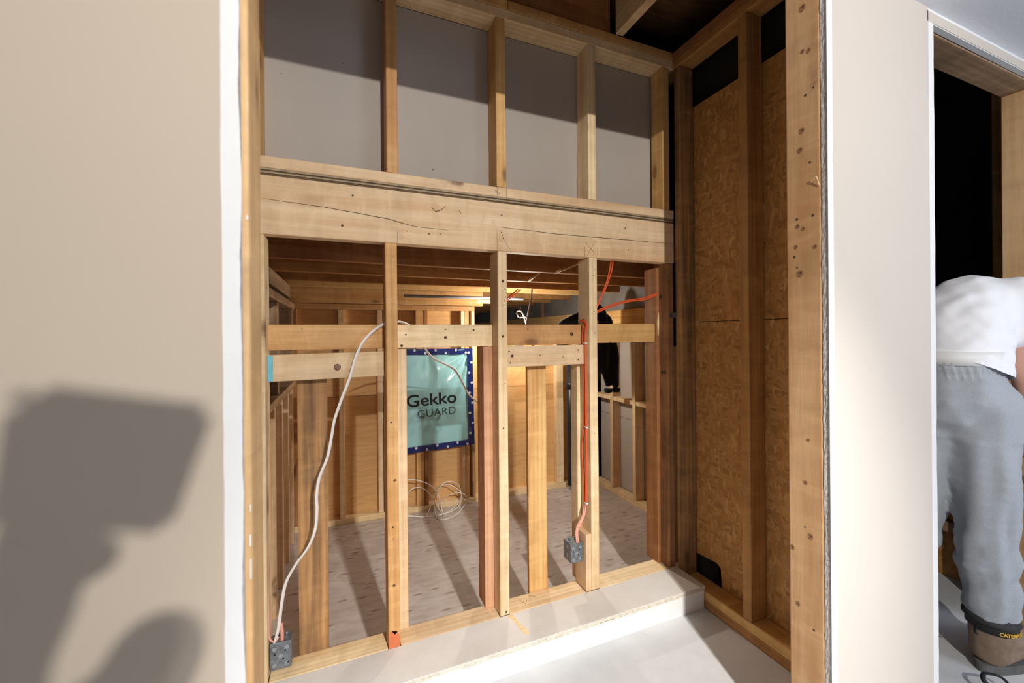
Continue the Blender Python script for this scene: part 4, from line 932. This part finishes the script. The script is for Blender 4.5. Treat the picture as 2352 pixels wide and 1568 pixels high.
# cuffs and boots
SUEDE = plain('worn_suede', srgb(150, 126, 106), .85, nscale=14, namt=.45, bmp=.4, bd=.003)
COLLAR = plain('dark_collar', srgb(52, 50, 52), .7, nscale=60, namt=.2)
SOLE = plain('grey_sole', srgb(104, 102, 100), .8, nscale=50, namt=.3, bmp=.4)
def boot(base, yaw, main):
    bo = empty('boot', tuple(base)); bo.parent = pe; bo.location = Vector((base[0], base[1], base[2]+H))-pe.location
    R = Matrix.Rotation(yaw, 3, 'Z'); bo.scale = (1.12, 1.12, 1.12)
    def T(p): return R @ Vector(p)
    up = capsules_obj('upper', [(T((-.055, 0, .065)), .048, T((-.05, 0, .12)), .052), (T((-.055, 0, .055)), .046, T((.05, 0, .055)), .044, .95), (T((.05, 0, .055)), .046, T((.145, 0, .048)), .040, .9), (T((-.03, 0, .11)), .05, T((.04, 0, .075)), .045)], .005, 4)
    for v in up.vertices:
        v.co.z = max(v.co.z, .020)
        v.co += v.co.normalized()*noise.noise(v.co*28)*.004
    link_mesh('upper', up, SUEDE, bo, base, True)
    b = bmesh.new(); n = 40; rows = []
    for i in range(n):
        a = 2*PI*i/n; x = math.cos(a); y = math.sin(a)
        px = .045+.150*x; wd = .052 if x > 0 else .044
        rows.append([b.verts.new(T((px, y*wd, z)))
                     for z in (.0, .022, .026)])
    for i in range(n):
        j = (i+1) % n
        for k in range(2): b.faces.new((rows[i][k], rows[j][k], rows[j][k+1], rows[i][k+1]))
    b.faces.new([r[0] for r in rows][::-1]); b.faces.new([r[2] for r in rows]); link_mesh('sole', mesh_bm(b), SOLE, bo, base)
    c = tube_mesh([T((-.052+.052*math.cos(t*2*PI/16), 1.0*.052*math.sin(t*2*PI/16), .160)) for t in range(16)], .010, 10, 1.2, 3, close=True)
    me = bpy.data.meshes.new('collar'); me.from_pydata(c[0], [], c[1]); me.update(); link_mesh('collar', me, COLLAR, bo, base, True)
    b = cyl_bm(.057, .05, 28, 'Z', .004, c=tuple(T((-.048, 0, .150)))); link_mesh('collar_band', mesh_bm(b), COLLAR, bo, base, True)
    tube('pull_loop', [tuple(Vector(base)+T(p)) for p in ((-.100, 0, .155), (-.116, 0, .145), (-.122, 0, .125), (-.112, 0, .115))], .0035, BLACK, bo, 8)
    b = bmesh.new()
    for k in range(4): cyl_bm(.003, .05, 8, 'Y', bm=b, c=(0, 0, 0))
    b.free()
    tubes = [[tuple(Vector(base)+T((.0+.022*k, s*.026, .112-.010*k))) for s in (-1, 0, 1)] for k in range(4)]
    tubes_joined('laces', tubes, .0028, COLLAR, bo, 6, 1, 3)
    if main:
        # letters wrapped on the outer side of the collar
        word = 'CATERPILLAR'; YEL = plain('yellow_thread', srgb(236, 186, 70), .6, bmp=0)
        for i, ch in enumerate(word):
            a = math.radians(222+8.2*i); rr = .0585
            p = Vector(base)+T((-.048+rr*math.cos(a), rr*math.sin(a), .132))
            t = text('letter', ch, .0145, YEL, bo, tuple(p), (PI/2, 0, yaw+a+PI/2), .0006, .0003)
    return bo
boot((2.133, .690, ZF), math.radians(-8), True)
boot((2.07, .92, ZF), math.radians(8), False)

# ------------------------------------------------------------------ black looped handle on the floor by the boot
th = empty('tool_handle', (2.0, .50, ZF), None, 'black looped tool handle standing on the concrete below the boot', 'tool')
hp = [atz(2300, 1600, ZF+.03), atz(2262, 1565, ZF+.05), atz(2258, 1549, ZF+.06), atz(2266, 1546, ZF+.06), atz(2296, 1553, ZF+.05), atz(2318, 1572, ZF+.04), atz(2345, 1610, ZF+.02)]
tube('handle', hp, .0065, plain('black_rubber', srgb(30, 32, 36), .5), th, 10, .6, 6)
q = Vector(atz(2322, 1640, ZF+.02)); box('tool_body', (q.x-.05, q.x+.05), (q.y-.03, q.y+.03), (ZF, ZF+.045), plain('black_rubber', srgb(30, 32, 36)), th, bev=.01)

# ------------------------------------------------------------------ unseen stand-in for the photographer's gear, shaped to cast the left-wall silhouette
LP = Vector((.50, -1.30, .90))
def mid_pt(u, v, t=.42): p = Vector(aty(u, v, YN)); return p+(LP-p)*t
caster = empty('silhouette_caster', tuple(mid_pt(260, 1250)), None, 'dark unseen shadow caster shaped for the silhouette on the left wall', 'camera')
CB = plain('caster_black', srgb(24, 24, 26), .5)
cc = [mid_pt(-10, 925), mid_pt(35, 925), mid_pt(62, 884), mid_pt(478, 935), mid_pt(372, 1226), mid_pt(215, 1222), mid_pt(-60, 1240)]
ctr = sum(cc, Vector())/len(cc); dv = (LP-ctr).normalized()
b = bmesh.new(); f0 = [b.verts.new(p-ctr) for p in cc]; f1 = [b.verts.new(p-ctr+dv*.02) for p in cc]
b.faces.new(f0); b.faces.new(f1[::-1])
for i in range(len(cc)): j = (i+1) % len(cc); b.faces.new((f0[i], f1[i], f1[j], f0[j]))
bmesh.ops.recalc_face_normals(b, faces=b.faces); bmesh.ops.bevel(b, geom=[e for e in b.edges if abs((e.verts[0].co-e.verts[1].co).normalized().dot(dv)) > .9], offset=.007, segments=4, affect='EDGES')
link_mesh('panel', mesh_bm(b), CB, caster, tuple(ctr))
def blob(name, pts, parent):
    me = capsules_obj(name, [tuple([Vector(a)-ctr, ra, Vector(c)-ctr, rc]) for a, ra, c, rc in pts], .006, 3); link_mesh(name, me, CB, parent, tuple(ctr), True)
blob('caster_arm', [(mid_pt(70, 1240), .024, mid_pt(130, 1285), .018), (mid_pt(130, 1285), .0150, mid_pt(205, 1282), .0145), (mid_pt(60, 1320), .026, mid_pt(45, 1400), .027), (mid_pt(45, 1400), .027, mid_pt(-40, 1560), .030), (mid_pt(-40, 1560), .030, mid_pt(-120, 1700), .04)], caster)  # capsules sized to throw the lower lobes of the wall shadow
blob('caster_lobe', [(mid_pt(340, 1520), .0315, mid_pt(300, 1600), .032), (mid_pt(300, 1600), .030, mid_pt(200, 1680), .034)], caster)
